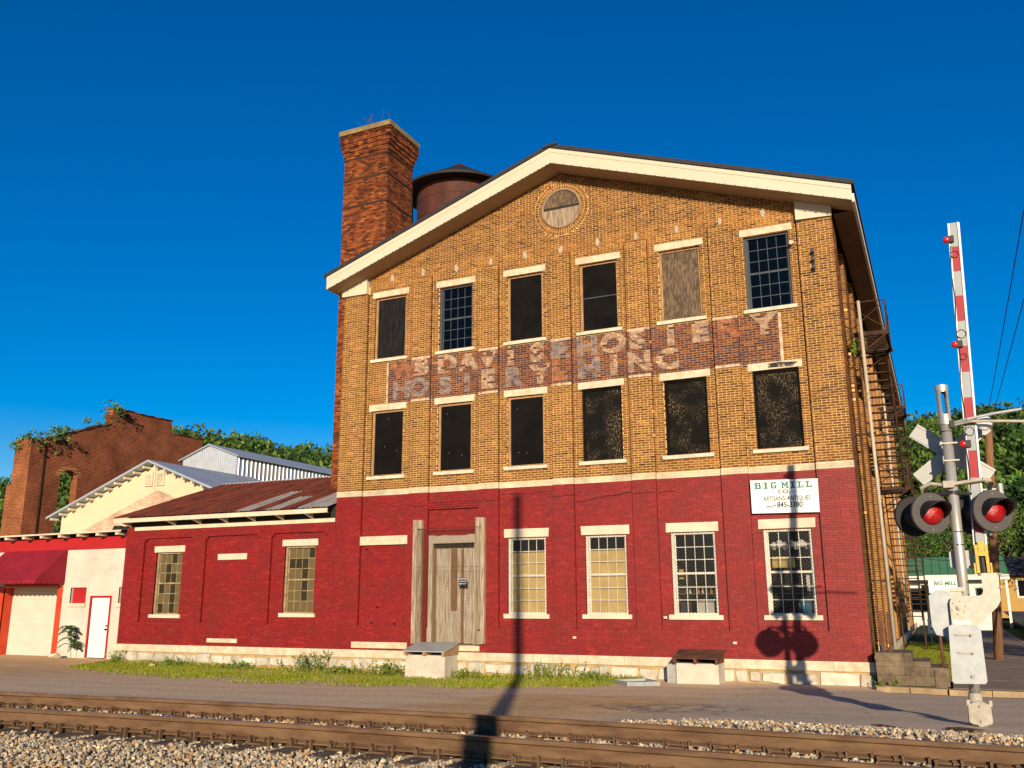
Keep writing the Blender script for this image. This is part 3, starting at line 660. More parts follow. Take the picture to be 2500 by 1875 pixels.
for spans, y, dp in ((bay_spans, .1, .06), (pil_spans, 0., .115)):
    o_ = (0, y, 0)
    redb.wall(o_, (1, 0, 0), (0, -1, 0), ZP, ZB0, spans, fcol, .0674, .222, .011, dp, 6, .003)
    natb.wall(o_, (1, 0, 0), (0, -1, 0), ZB0, ZB1, spans, fcol, .058, .222, .007, dp, 0, .0015)
    natb.wall(o_, (1, 0, 0), (0, -1, 0), ZB1, 15.13, spans, fcol, .0677, .222, .016, dp, 6)
# right-hand side wall, bricks as far as they can be told apart
def scol(u, z): return nat() if rng.random() < .8 else dark()
SP = [(0.0, .9)]+[(3.0+2.9*k, 3.75+2.9*k) for k in range(11)]
def side_p(z): return [(max(a, .118), b) for a, b in SP if a < 9 and z < 12.1]
def side_b(z): return [(a[1], b[0]) for a, b in zip(SP[:4], SP[1:5]) if z < 12.15]
natb.wall((RX, 0, 0), (0, 1, 0), (1, 0, 0), ZP, 12.15, side_p, scol, .0677, .222, .014, .095, 6)
natb.wall((RX-.1, 0, 0), (0, 1, 0), (1, 0, 0), ZP, 12.15, side_b, scol, .0677, .222, .014, .06, 6)
m = MB().box(RX-.2, RX-.112, .12, 10.3, ZP-.3, 12.2)
for a, b in SP[:4]: m.box(RX-.11, RX-.012, max(a, .12)+.012, b-.012, ZP-.3, 12.1)
m.build('mortar', 'mortar', mill)
m = MB().box(RX-.2, RX-.10, 10.3, BLD, -.3, 12.2)
for a, b in SP[4:]: m.box(RX-.10, RX, a, b, -.3, 12.1)
m.build('side_wall', 'mill_brick_y', mill)
NEAR = (15.5, -14, 5.5)
natb.build(mill, 'brick', 300, NEAR); redb.build(mill, 'painted_brick', 300, (12.9, -14, 2.5))

# roof, barge boards, soffits
rf = MB()
for sx_, xe in ((-1, -.36), (1, 16.52)):
    za, zb = zr(7.96)+.52, 15.13-.3455*abs(xe-7.96)+.46
    rf.prism([(7.96, za), (xe, zb), (xe, zb+.09), (7.96, za+.09)], (0, -.70, 0), (1, 0, 0), (0, 0, 1), (0, BLD+1.2, 0))
rf = rf.build('roof', 'shingle', mill)
m = MB()
for xe in (-.38, 16.54): m.bar((7.96, -.71, 15.13+.56), (xe, -.71, 15.13-.3455*abs(xe-7.96)+.50), .03, .11)
m.bar((7.75, -.72, 15.66), (8.2, -.72, 15.70), .1, .07); m.build('roof_edge', 'roof_edge', rf)
for xe in (-.29, 16.45):
    zb = 15.13-.3455*abs(xe-7.96)
    MB().prism([(7.96, 15.13), (xe, zb), (xe, zb+.44), (7.96, 15.13+.50)], (0, -.66, 0), (1, 0, 0), (0, 0, 1), (0, .05, 0)).build('barge_board', 'cream_metal', mill)
    MB().prism([(7.96, 15.31), (xe, zb+.20), (xe, zb+.215), (7.96, 15.325)], (0, -.672, 0), (1, 0, 0), (0, 0, 1), (0, .008, 0)).build('trim_line', 'roof_edge', mill) if False else None
    MB().prism([(7.96, 15.13+.36), (xe, zb+.30), (xe, zb+.438), (7.96, 15.13+.497)], (0, -.674, 0), (1, 0, 0), (0, 0, 1), (0, .013, 0)).build('trim_board', 'cream_metal', mill)
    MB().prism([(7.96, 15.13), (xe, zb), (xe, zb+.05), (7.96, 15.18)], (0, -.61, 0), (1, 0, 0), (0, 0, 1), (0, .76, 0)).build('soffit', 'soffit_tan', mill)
MB().prism([(-.07, 12.15), (.93, 12.14), (.93, zr(.93)-.004), (-.07, zr(-.07)-.004)], (0, -.06, 0), (1, 0, 0), (0, 0, 1), (0, .17, 0)).build('eave_return', 'cream_metal', mill)
MB().prism([(14.93, 12.16), (15.86, 12.12), (15.86, zr(15.86)-.004), (14.93, zr(14.93)-.004)], (0, -.06, 0), (1, 0, 0), (0, 0, 1), (0, .17, 0)).build('eave_return', 'cream_metal', mill)
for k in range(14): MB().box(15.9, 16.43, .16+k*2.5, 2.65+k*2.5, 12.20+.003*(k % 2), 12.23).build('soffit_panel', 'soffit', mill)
MB().box(16.43, 16.50, -.6, BLD+.4, 12.17, 12.40).build('gutter', 'white_sash', mill)
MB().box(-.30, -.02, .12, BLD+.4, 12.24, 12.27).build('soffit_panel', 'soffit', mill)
# roundel: brick rings, oak board
ro = MB().lathe((7.99, .06, 13.925), (0, 1, 0), [(.655, .045), (.655, .0), (.60, .0), (.60, .05)], 48).build('roundel', 'old_wood', mill, True)
MB().prism([(.605*math.cos(t), .605*math.sin(t)) for t in np.linspace(R(6), R(174), 26)], (7.99, .098, 13.925), (1, 0, 0), (0, 0, 1), (0, .012, 0)).build('board', 'ply_worn', ro)
MB().prism([(.605*math.cos(t), .605*math.sin(t)+.05) for t in np.linspace(R(181), R(359), 26)], (7.99, .090, 13.875), (1, 0, 0), (0, 0, 1), (0, .018, 0)).build('board', 'old_wood', ro)
MB().box(7.40, 8.58, .094, .112, 13.90, 14.0).build('board_gap', 'interior', ro)
MB().lathe((7.99, .104, 13.925), (0, 1, 0), [(.60, 0), (.905, 0), (.905, .007), (.60, .007)], 48).build('ring_mortar', 'mortar', ro)
ringm = {}
for ring, (ra, rb, n) in enumerate(((.66, .765, 56), (.78, .885, 64))):
    for i in range(n):
        t0, t1 = 2*math.pi*(i+.1)/n, 2*math.pi*(i+.9)/n; b = MB(); b.col = tuple(nat())
        b.prism([(r_*math.cos(t), r_*math.sin(t)) for r_, t in ((ra, t0), (rb, t0), (rb, t1), (ra, t1))], (7.99, .094, 13.925), (1, 0, 0), (0, 0, 1), (0, .03, 0)).build('brick', 'brick', ro)

# windows
def chain_link(name, parent, x0, x1, z0, z1, y, sp=.062, w=.0036, material='wire'):
    m = MB(); H = z1-z0; Wd = x1-x0
    for sgn in (1, -1):
        t = -H
        while t < Wd:
            a = max(0, t); b = min(Wd, t+H)
            if b > a:
                za, zb = a-t, b-t
                if sgn < 0: pa, pb = (x1-a, z0+za), (x1-b, z0+zb)
                else: pa, pb = (x0+a, z0+za), (x0+b, z0+zb)
                m.bar((pa[0], y+.002*sgn, pa[1]), (pb[0], y+.002*sgn, pb[1]), w, w, (0, 1, 0))
            t += sp*1.41
    return m.build(name, material, parent)
def uneven(m, s_):
    m.v = [(p[0]+rng.uniform(-s_, s_)*1.6, p[1]+rng.uniform(-s_, s_)*.4, p[2]+rng.uniform(-s_, s_)) for p in m.v]; return m
def make_window(parent, xc, zz, style, y=.1, half=HALF, lint=.205, sash='white_sash', lw=.713, sillh=.10, lm='limestone', sm='sill_stone', grid=(4, 6), glass='glass'):
    z0, z1 = zz; fy = y+.12; m = MB()
    fm = {'glass': sash, 'film': 'frame_wood', 'board': 'frame_wood', 'worn': 'black_board', 'ply': 'frame_wood'}[style]
    m.box(xc-half, xc-half+.075, fy-.05, fy+.07, z0, z1).box(xc+half-.06, xc+half, fy-.05, fy+.07, z0, z1).box(xc-half+.075, xc+half-.06, fy-.05, fy+.07, z1-.07, z1).box(xc-half+.075, xc+half-.06, fy-.05, fy+.07, z0, z0+.05)
    w = m.build('window', fm, parent)
    uneven(MB().box(xc-lw, xc+lw, y-.022, y+.10, z1, z1+lint), .007).build('lintel', lm, w)
    uneven(MB().box(xc-lw, xc+lw, y-.06, y+.16, z0-sillh, z0), .006).build('sill', sm, w)
    m = MB(); reveals(m, [(xc-half, xc+half, z0, z1)], y+.012, y+.3); m.build('reveal', 'red_mortar' if z0 < 5 else 'mill_brick_y', w)
    a, b, c, d = xc-half+.075, xc+half-.06, z0+.05, z1-.07
    if style == 'glass':
        nx_, nz_ = grid; m = MB(); mid = (c+d)/2
        m.box(a, b, fy, fy+.04, mid-.028, mid+.028)
        for h0, h1, k in ((c, mid-.028, nz_//2), (mid+.028, d, nz_-nz_//2)):
            yy = fy+.012
            m.box(a, a+.03, yy, yy+.03, h0, h1).box(b-.03, b, yy, yy+.03, h0, h1)
            px = (b-a-.06)/nx_; pz = (h1-h0)/k
            for i in range(1, nx_): m.box(a+.03+px*i-.008, a+.03+px*i+.008, yy+.002, yy+.026, h0, h1)
            for j in range(1, k): m.box(a+.03, b-.03, yy+.003, yy+.025, h0+pz*j-.010, h0+pz*j+.010)
            for i in range(nx_):
                for j in range(k):
                    MB().box(a+.03+px*i+.010, a+.03+px*(i+1)-.010, yy+.013, yy+.016, h0+pz*j+.010, h0+pz*(j+1)-.010).build('pane', glass if not (glass == 'glass_dirty' and rng.random() < .35) else 'glass_dirty_dark', w)
        m.build('sash', sash, w)
    else:
        MB().box(a, b, fy-.01, fy+.01, c, d).build('board', {'film': 'black_film', 'board': 'black_board', 'worn': 'worn_black', 'ply': 'ply_worn'}[style], w)
    return w, (a, b, c, d, fy)
for i, st in enumerate(['film', 'glass', 'board', 'board', 'ply', 'glass']):
    w, q = make_window(mill, XC[i], R3, st, sash='dark_sash', glass='glass_dark')
    if i == 3: MB().box(q[0], q[1], q[4]-.03, q[4]-.012, (q[2]+q[3])/2-.015, (q[2]+q[3])/2+.015).build('cross_strip', 'dark_sash', w)
for i, st in enumerate(['board', 'board', 'board', 'worn', 'worn', 'worn']):
    w, q = make_window(mill, XC[i], R2, st)
    if i == 5: MB().prism([(XC[5]-.18, 8.13), (XC[5]+.45, 8.10), (XC[5]+.60, 8.22), (XC[5]+.1, 8.26), (XC[5]-.16, 8.24)], (0, .0765, 0), (1, 0, 0), (0, 0, 1), (0, .001, 0)).build('soot_stain', 'soot', w)
    for _ in range(3): MB().ball((rng.uniform(q[0]+.2, q[1]-.2), q[4]-.012, rng.uniform(q[2]+.2, q[3]-.2)), .008, 6, 4).build('nail_head', 'white_sash', w)
for i in (2, 3, 4, 5):
    w, q = make_window(mill, XC[i], R1, 'glass', lint=.245, sillh=.12, lm='cream', sm='cream', sash='white_sash')
    chain_link('window_guard', w, XC[i]-HALF+.01, XC[i]+HALF-.01, R1[0]+.02, R1[1]-.02, .125)
    if i in (2, 3):
        MB().box(q[0]-.02, q[1]+.02, q[4]+.10, q[4]+.115, q[2], q[3]-.40+.02*i).build('window_blind', 'blind', w)
# bricked-up bay with its old lintel and sill
MB().box(.98, 2.72, -.012, .2, 3.75, 4.02).build('lintel', 'limestone', mill); MB().box(.80, 2.80, -.035, .1, .64, .82).build('sill', 'limestone', mill)
rb_ = Bricks(); rb_.wall((0, .085, 0), (1, 0, 0), (0, -1, 0), 1.30, 3.74, lambda z: [(1.15, 2.55)], lambda x, z: redp(), .0674, .222, .012, .05, 6); rb_.build(mill, 'painted_brick')

# foundation: dressed plinth slabs over rubble stone
def foundation(parent, x0, x1, slab_lens, seed, y=0):
    r_ = random.Random(seed); x = x0; k = 0
    while x < x1-.05:
        L = min(r_.uniform(*slab_lens), x1-x); L = x1-x if x1-x-L < .4 else L
        MB().box(x+.004, x+L-.004, y-.075-.004*(k % 2), y+.2, .36, ZP-.002).build('plinth_slab', 'limestone', parent); x += L; k += 1
    MB().box(x0, x1, y-.035, y+.25, -.5, .358).build('foundation_mortar', 'yellow_mortar', parent)
    for za, zb in ((-.42, -.02), (.0, .35)):
        x = x0
        while x < x1-.12:
            L = min(r_.uniform(.28, .95), x1-x); b = MB(); g_ = r_.uniform(.42, .66); b.col = (g_*1.03, g_*.93, g_*.76)
            hh = (zb-za)*r_.uniform(.80, 1.0); p0 = y-.065-r_.uniform(0, .045); e = .035
            xa, xb, zc, zd = x+.008, x+L-.008, za+r_.uniform(0, .02), za+hh
            j = lambda s_=.038: r_.uniform(-s_, s_)
            fr = [(xa+e+j(), p0, zc+e+j()), (xb-e+j(), p0, zc+e+j()), (xb-e+j(), p0+j(.01), zd-e+j()), (xa+e+j(), p0, zd-e+j())]
            bk = [(xa, y, zc), (xb, y, zc), (xb, y, zd), (xa, y, zd)]
            b.add(fr+bk, [(0, 1, 2, 3), (0, 4, 5, 1), (1, 5, 6, 2), (2, 6, 7, 3), (3, 7, 4, 0)])
            b.build('foundation_stone', 'stone', parent); x += L
mat('yellow_mortar', (.46, .31, .13), .95, .35, 3.0, (.28, .19, .09), bump=.4)
foundation(mill, 0, RX+.05, (1.5, 2.4), 3)
MB().box(RX+.05, RX+.12, -.06, BLD, .36, ZP).build('plinth_slab', 'limestone', mill); MB().box(RX-.1, RX+.05, .26, BLD, -.5, .36).build('foundation_wall', 'yellow_mortar', mill)

# cement patches over old joist ends, painted-out wiring
for k, x in enumerate([1.85, 3.05, 4.30, 5.55, 6.75, 7.95, 9.15, 10.35, 11.6, 12.85, 14.05]):
    r_ = random.Random(k); n = 9
    MB().prism([((.065+r_.uniform(-.02, .02))*math.cos(t), (.13+r_.uniform(-.03, .03))*math.sin(t)) for t in np.linspace(0, 2*math.pi, n+1)[:-1]], (x, .08, 12.56+r_.uniform(-.05, .05)), (1, 0, 0), (0, 0, 1), (0, .03, 0)).build('cement_patch', 'patch_cement', mill)
def crack(pts, y, w=.014):
    m = MB(); q = []
    for (xa, za), (xb, zb) in zip(pts[:-1], pts[1:]):
        n = max(2, int(abs(xb-xa)/.09))
        for i in range(n): q.append((xa+(xb-xa)*i/n, za+(zb-za)*i/n+random.uniform(-.018, .018)))
    q.append(pts[-1])
    for a, b in zip(q[:-1], q[1:]): m.bar((a[0], y, a[1]), (b[0], y, b[1]), .006, w*random.uniform(.5, 1.3), (0, 0, 1))
    m.build('crack', 'crack', mill)
crack([(2.75, 4.92), (3.4, 4.90)], -.004); crack([(3.45, 4.90), (5.15, 4.98)], .094); crack([(5.18, 5.0), (5.84, 4.93)], -.004)
crack([(5.88, 5.12), (7.58, 5.13)], .094); crack([(7.62, 4.98), (8.25, 4.98)], -.004, .02); crack([(8.28, 4.78), (9.1, 4.90), (9.98, 4.98)], .094, .02); crack([(10.02, 4.95), (10.68, 4.93)], -.004); crack([(10.7, 4.93), (11.2, 4.95)], .094)
for x, z in ((1.2, 3.62), (1.65, 1.85), (1.45, 1.38), (2.3, 1.36), (8.2, 1.05), (12.6, .98), (10.8, 1.6)): MB().box(x-.05, x+.05, .074 if x < 2.6 else -.006, .08 if x < 2.6 else .0, z-.03, z+.03).build('chipped_brick', 'crack' if x < 3 else 'limestone', mill)
for x, z, w in ((9.07, 2.2, 0), ): pass

# painted wall lettering, worn away brick by brick: each letter is cut to the faces of the bricks it was painted on
SIGN_ROWS = [r for r in natb.rows if r[1][0] == 1 and 8.2 < r[5] < 9.75]
def ghost_letter(chx, x, z, size, tone):
    cu = bpy.data.curves.new('t', 'FONT'); cu.body = chx; cu.size = size; cu.align_x = 'CENTER'; cu.align_y = 'CENTER'; cu.offset = .046; cu.resolution_u = 3
    t = bpy.data.objects.new('t', cu); COL.objects.link(t); me = bpy.data.meshes.new_from_object(t.evaluated_get(bpy.context.evaluated_depsgraph_get())); bpy.data.objects.remove(t)
    tris = [[(x+me.vertices[i].co.x*1.22, z+me.vertices[i].co.y) for i in p.vertices] for p in me.polygons]; m = MB()
    bx0, bx1 = min(p[0] for q in tris for p in q), max(p[0] for q in tris for p in q)
    def clip(q, ax, v, keep_hi):
        out = []
        for k in range(len(q)):
            a, b = q[k], q[(k+1) % len(q)]; ia, ib = (a[ax] >= v) == keep_hi, (b[ax] >= v) == keep_hi
            if ia: out.append(a)
            if ia != ib: tt = (v-a[ax])/(b[ax]-a[ax]); out.append((a[0]+(b[0]-a[0])*tt, a[1]+(b[1]-a[1])*tt))
        return out
    for (o_, u_, n_, a, b, za, zb, d_, c_, j_) in SIGN_ROWS:
        if b < bx0 or a > bx1 or zb < z-.5 or za > z+.5 or rng.random() < .10: continue
        base = {'w': (.72, .52, .36), 'o': (.55, .20, .10), 'g': (.36, .33, .32)}[tone]; m.col = tuple(np.array(base)*rng.uniform(.6, 1.1)); yy = o_[1]-j_-.0012
        for q in tris:
            if max(p[0] for p in q) < a or min(p[0] for p in q) > b or max(p[1] for p in q) < za or min(p[1] for p in q) > zb: continue
            for ax, v, hi in ((0, a, True), (0, b, False), (1, za-.004, True), (1, zb+.004, False)):
                q = clip(q, ax, v, hi)
                if len(q) < 3: break
            if len(q) >= 3: m.add([(p[0], yy, p[1]) for p in q], [tuple(range(len(q)))])
    if m.f: m.build('lettering', 'ghost', mill, kind='stuff')
for chx, x, tn in zip('WBDAVIS&HOSIERY', [2.4, 3.08, 3.98, 4.75, 5.49, 6.23, 7.12, 7.87, 8.73, 9.54, 10.3, 11.27, 12.11, 12.89, 13.87], 'owwwwwwggwwwwow'): ghost_letter(chx, x, 9.35, .76, tn)
for chx, x, tn in zip('HOSIERYLMINC', [2.31, 3.02, 3.94, 4.72, 5.49, 6.31, 7.21, 7.86, 8.78, 9.55, 10.33, 11.13], 'ggggwgwogwww'): ghost_letter(chx, x, 8.67, .76, tn)
MB().box(14.25, 14.33, .0925, .094, 8.28, 9.64).build('painted_border', 'ghost_white', mill); MB().box(1.73, 1.80, .0925, .094, 8.30, 9.64).build('painted_border', 'ghost_white', mill)
for a, b in PIL[1:-1]: MB().box(a+.01, b-.01, -.0065, -.005, 9.62, 9.69).build('painted_border', 'ghost_white', mill); MB().box(a+.01, b-.01, -.0065, -.005, 8.24, 8.31).build('painted_border', 'ghost_white', mill)

# double door behind posts and chain link
dr = MB().box(3.40, 3.56, .12, .30, .80, 3.74).box(5.0, 5.15, .12, .30, .80, 3.74).box(3.40, 5.15, .10, .30, 3.74, 3.99).build('door', 'door_paint', mill)
for xa, xb in ((3.57, 4.27), (4.29, 4.99)):
    lf = MB().box(xa, xb, .24, .29, .81, 3.60).build('door_leaf', 'door_paint', dr)
    for k in range(6): MB().box(xa+.03+(xb-xa-.06)*k/6, xa+.025+(xb-xa-.06)*(k+1)/6, .226, .2395, .95, 3.5).build('door_board', 'door_paint', lf) if False else None
for k in range(14):
    xa = 3.575+k*.1012; MB().box(xa, xa+.094, .222+.004*(k % 3), .239, .82, 3.58).build('door_board', 'door_paint', dr)
MB().box(4.17, 4.37, .185, .215, 1.75, 3.58).build('batten', 'batten', dr); MB().box(3.57, 3.65, .19, .22, .82, 3.58).build('batten', 'batten', dr); MB().box(4.52, 4.60, .19, .22, .82, 3.58).build('batten', 'batten', dr)
MB().box(3.57, 4.99, .2, .29, 3.60, 3.735).build('transom', 'interior', dr)
MB().box(3.36, 5.25, -.03, .35, .62, .79).build('threshold', 'limestone', dr)
for xa, xb in ((3.01, 3.31), (5.16, 5.45)):
    MB().box(xa, xa+.15, -.145, -.006, .80, 4.46).box(xa+.152, xb, -.115, -.006, .83, 4.45).build('post', 'post_wood', mill)
gd = MB().box(3.15, 5.33, -.156, -.150, 4.17, 4.185).box(3.15, 5.33, -.156, -.150, 3.02, 3.03).box(3.15, 5.33, -.156, -.150, 2.88, 2.888).box(3.15, 5.33, -.156, -.150, .80, .81).build('guard_wire', 'iron', mill)
chain_link('chain_link', gd, 3.17, 5.31, .80, 4.18, -.153, .066, .0062, 'iron')
MB().box(5.27, 5.33, -.18, -.146, 1.2, 1.24).build('staple', 'iron', mill)

# ------------------------------------------------------------------ annex: single-storey red wing
anx = thing('annex_building', 'low red-painted brick wing with a rusty tin roof left of the mill', 'building', (-4.6, 0, 0))
AX0, AX1, AT = -9.25, -.004, 4.64
PAN = [(-8.34, -5.98), (-5.45, -3.09), (-2.58, -.28)]
AW = [(-7.16, 1.60, 3.745), (-1.43, 1.66, 3.81)]
AH = [(x-.62, x+.62, a, b) for x, a, b in AW]
def anx_p(z): return minus(AX0, AX1, PAN if 1.33 < z < 4.15 else ([(a+.10, b-.10) for a, b in PAN] if 4.15 < z < 4.24 else []))
def anx_b(z):
    if not 1.33 < z < 4.24: return []
    return [q for p in (PAN if z < 4.15 else [(a+.10, b-.10) for a, b in PAN]) for q in minus(p[0], p[1], [(h[0], h[1]) for h in AH if h[2] < z < h[3]])]
ab = Bricks()
ab.wall((0, 0, 0), (1, 0, 0), (0, -1, 0), ZP, AT, anx_p, lambda x, z: redp(), .0674, .222, .011, .10, 6, .003)
ab.wall((0, .09, 0), (1, 0, 0), (0, -1, 0), ZP, AT, anx_b, lambda x, z: redp(), .0674, .222, .011, .06, 6, .003)
ab.build(anx, 'painted_brick', 300, (-2, -14, 2))
m = MB(); panel(m, AX0+.01, AX1, ZP-.2, AT, AH, .0975); panel(m, AX0+.01, AX1, ZP-.1, AT, [(a, b, 1.33, 4.15) for a, b in PAN]+[(a+.1, b-.1, 4.15, 4.24) for a, b in PAN], .0075); m.build('painted_mortar', 'red_mortar', anx)
MB().box(AX0+.01, AX0+.25, .102, 5.0, -.2, AT).build('end_wall', 'red_mortar', anx); MB().box(AX0+.25, -.01, 4.85, 5.0, -.2, 6.5).build('rear_wall', 'red_mortar', anx)
MB().box(AX0+.26, -.02, 1.4, 1.5, .3, 4.6).build('interior', 'interior', anx)
for x, a, b in AW: make_window(anx, x, (a, b), 'glass', .09, .62, .21, 'brown_sash', .715, .12, 'cream', 'cream', glass='glass_dirty')
MB().box(-4.90, -3.64, .055, .12, 3.42, 3.62).build('lintel', 'cream', anx); MB().box(-5.06, -3.76, -.03, .12, .70, .83).build('sill', 'limestone', anx)
foundation(anx, AX0-.05, -.03, (1.6, 2.6), 8)
MB().box(-8.84, -.01, -.03, -.005, 4.53, 4.655).build('frieze_board', 'cream', anx)
MB().box(-9.45, -.01, -.46, -.43, 4.80, 4.945).build('fascia', 'cream', anx)
for x in (-9.1, -6.95, -5.75, -4.55, -3.35, -2.15, -.95): MB().prism([(0, 4.66), (-.43, 4.79), (-.43, 4.93), (0, 4.93)], (x, 0, 0), (0, 1, 0), (0, 0, 1), (.07, 0, 0)).build('rafter_tail', 'cream', anx)
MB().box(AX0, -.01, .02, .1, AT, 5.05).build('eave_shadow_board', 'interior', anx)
def rib_sheet(x0, x1, ya, za, yb, zb, n=3):
    m = MB(); q = []; w = (x1-x0)/n
    for i in range(n): q += [(x0+w*i, 0), (x0+w*(i+.36), 0), (x0+w*(i+.46), .032), (x0+w*(i+.54), .032), (x0+w*(i+.64), 0)]
    q.append((x1, 0)); d = Vector((0, yb-ya, zb-za)).normalized(); nn = Vector((0, -d.z, d.y))
    vs = [Vector((x, ya, za))+nn*h for x, h in q]+[Vector((x, yb, zb))+nn*h for x, h in q]; k = len(q)
    return m.add(vs, [(i, i+1, k+i+1, k+i) for i in range(k-1)])
rs = random.Random(5)
for k in range(15):
    xa = -9.48+k*.632; sg = (6.79-4.96)/5.5
    e0 = -.52+rs.uniform(-.03, .03); ym = rs.uniform(1.2, 2.4)
    lo = 'grey_roof' if k in (9, 11, 13, 14) else 'rust_roof'
    rib_sheet(xa, xa+.65, e0, 4.962+rs.uniform(0, .012), ym+.1, 4.972+(ym+.62)*sg).build('roof_sheet', lo, anx)
    rib_sheet(xa, xa+.65, ym, 4.99+(ym+.52)*sg, 5.06, 6.81+rs.uniform(0, .01)).build('roof_sheet', 'rust_roof', anx)
MB().bar((-9.5, 5.06, 6.80), (-.02, 5.06, 6.80), .22, .06).build('ridge_cap', 'galv_dull', anx)

# ------------------------------------------------------------------ garage: white block front
gar = thing('garage_building', 'white-painted block garage with a red awning and roll-up door', 'building', (-14, .25, 0))
GY = .25; GH = [(-15.9, -12.86, -.1, 2.60), (-12.17, -11.33, 1.98, 2.55), (-11.0, -10.05, -.1, 2.18), (-9.66, -9.30, 1.98, 2.55)]
m = MB(); panel(m, -26, -9.27, -.2, 3.96, GH, GY+.004); reveals(m, GH[1:], GY+.004, GY+.3); m.build('wall', 'white_block', gar)
bb = Bricks()
bb.wall((0, GY, 0), (1, 0, 0), (0, -1, 0), .0, 3.95, lambda z: minus(-26, -9.28, [(h[0], h[1]) for h in GH if h[2] < z < h[3]]), lambda x, z: np.array((.53, .50, .43))*rng.uniform(.96, 1.03), .198, .40, .003, .05, 0, .0004)
V_, F_, C_ = bb.arrays(bb.rows); link('concrete_block', np_mesh('concrete_block', V_, F_, C_), 'block_paint', gar, 'stuff')
MB().box(-26, -9.29, GY-.03, GY+.1, 3.952, 4.42).build('fascia', 'red_trim', gar)
MB().add([(-26, -.25, 4.50), (-9.27, -.25, 4.57), (-9.27, 5.0, 5.0), (-26, 5.0, 4.93)], [(0, 1, 2, 3)]).add([(-26, -.25, 4.46), (-9.27, -.25, 4.53), (-9.27, 5.0, 4.96), (-26, 5.0, 4.89)], [(0, 1, 2, 3)]).build('roof', 'blue_roof', gar)
MB().bar((-26, -.26, 4.478), (-9.27, -.26, 4.548), .02, .06).build('eave_board', 'cream', gar)
for k in range(12): MB().box(-20.6+k*1.0, -20.5+k*1.0+.05, -.22, GY-.04, 4.37+.004*k, 4.46+.004*k).build('rafter_tail', 'cream', gar)
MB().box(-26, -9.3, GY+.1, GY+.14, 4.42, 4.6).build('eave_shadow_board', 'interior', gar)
MB().box(-16.2, -15.9, GY-.02, GY+.5, -.1, 2.62).box(-12.86, -12.58, GY-.02, GY+.5, -.1, 2.62).box(-15.9, -12.86, GY-.018, GY+.5, 2.60, 2.8).build('door_surround', 'orange_red', gar)
m = MB(); n = 38
for k in range(n):
    za = .02+k*2.55/n; zb = za+2.55/n; y = GY+.42
    m.add([(-15.89, y, za), (-12.87, y, za), (-12.87, y-.022, za+.018), (-15.89, y-.022, za+.018), (-12.87, y-.022, zb-.012), (-15.89, y-.022, zb-.012), (-12.87, y, zb), (-15.89, y, zb)], [(0, 1, 2, 3), (3, 2, 4, 5), (5, 4, 6, 7)])
m.build('roll_up_door', 'roll_door', gar)
MB().box(-12.17, -11.33, GY+.12, GY+.15, 1.98, 2.55).build('window_board', 'red_trim', gar); MB().box(-12.27, -11.28, GY-.06, GY+.1, 1.85, 1.975).build('sill', 'cream', gar)
MB().box(-9.66, -9.3, GY+.12, GY+.15, 1.98, 2.55).build('window_board', 'red_trim', gar); MB().box(-9.72, -9.28, GY-.06, GY+.1, 1.85, 1.975).build('sill', 'cream', gar)
df = MB().box(-11.07, -11.0, GY-.03, GY+.1, .05, 2.25).box(-10.05, -9.98, GY-.03, GY+.1, .05, 2.25).box(-11.0, -10.05, GY-.03, GY+.1, 2.18, 2.25).build('door_frame', 'red_trim', gar)
wd = MB().box(-10.99, -10.06, GY+.02, GY+.06, .06, 2.17).build('door', 'white_door', gar)
for xa, xb in ((-10.88, -10.56), (-10.48, -10.16)):
    for za, zb in ((.18, .85), (.98, 1.65), (1.75, 2.05)): MB().box(xa, xb, GY+.008, GY+.0195, za, zb).build('door_panel', 'white_door', wd)
MB().cyl((-10.13, GY+.02, 1.05), (-10.13, GY-.05, 1.05), .032).build('door_knob', 'signal_black', wd); MB().cyl((-10.12, GY+.02, 1.18), (-10.12, GY-.02, 1.18), .028).build('lock', 'signal_black', wd)
aw = thing('awning', 'dark red fabric awning with scalloped edge above the roll-up door', 'awning', (-14.3, GY, 2.8))
MB().add([(-16.05, GY-.035, 3.97), (-12.52, GY-.035, 3.97), (-12.52, -1.02, 2.82), (-16.05, -1.02, 2.82)], [(0, 1, 2, 3)]).build('canopy', 'awning', aw)
for x in (-16.05, -12.52): MB().add([(x, GY-.035, 3.965), (x, -1.02, 2.815), (x, GY-.035, 2.815)], [(0, 1, 2)]).build('side_panel', 'awning', aw)
m = MB(); n = 120
def val(pa, pb, k):
    q = []
    for i in range(k+1):
        t = i/k; d = .10+.045*abs(math.sin(math.pi*t*k/8)); p = Vector(pa).lerp(Vector(pb), t); q += [p, p-Vector((0, 0, d))]
    m.add(q, [(2*i, 2*i+2, 2*i+3, 2*i+1) for i in range(k)])
val((-16.05, -1.022, 2.82), (-12.52, -1.022, 2.82), 112); val((-12.518, -1.02, 2.818), (-12.518, GY-.04, 2.818), 40); val((-16.052, -1.02, 2.818), (-16.052, GY-.04, 2.818), 40)
m.build('valance', 'awning', aw)
m = MB().lathe((-10.9, .9, 4.66), (1, .35, 0), [(.20, 0), (.20, .28), (.17, .30), (.17, .55), (.02, .56)], 18).box(-10.8, -10.4, .75, 1.05, 4.55, 4.66); tag(m.build('vent_drum', 'tank_black'), 'black drum-shaped vent lying on the garage roof edge', 'vent')

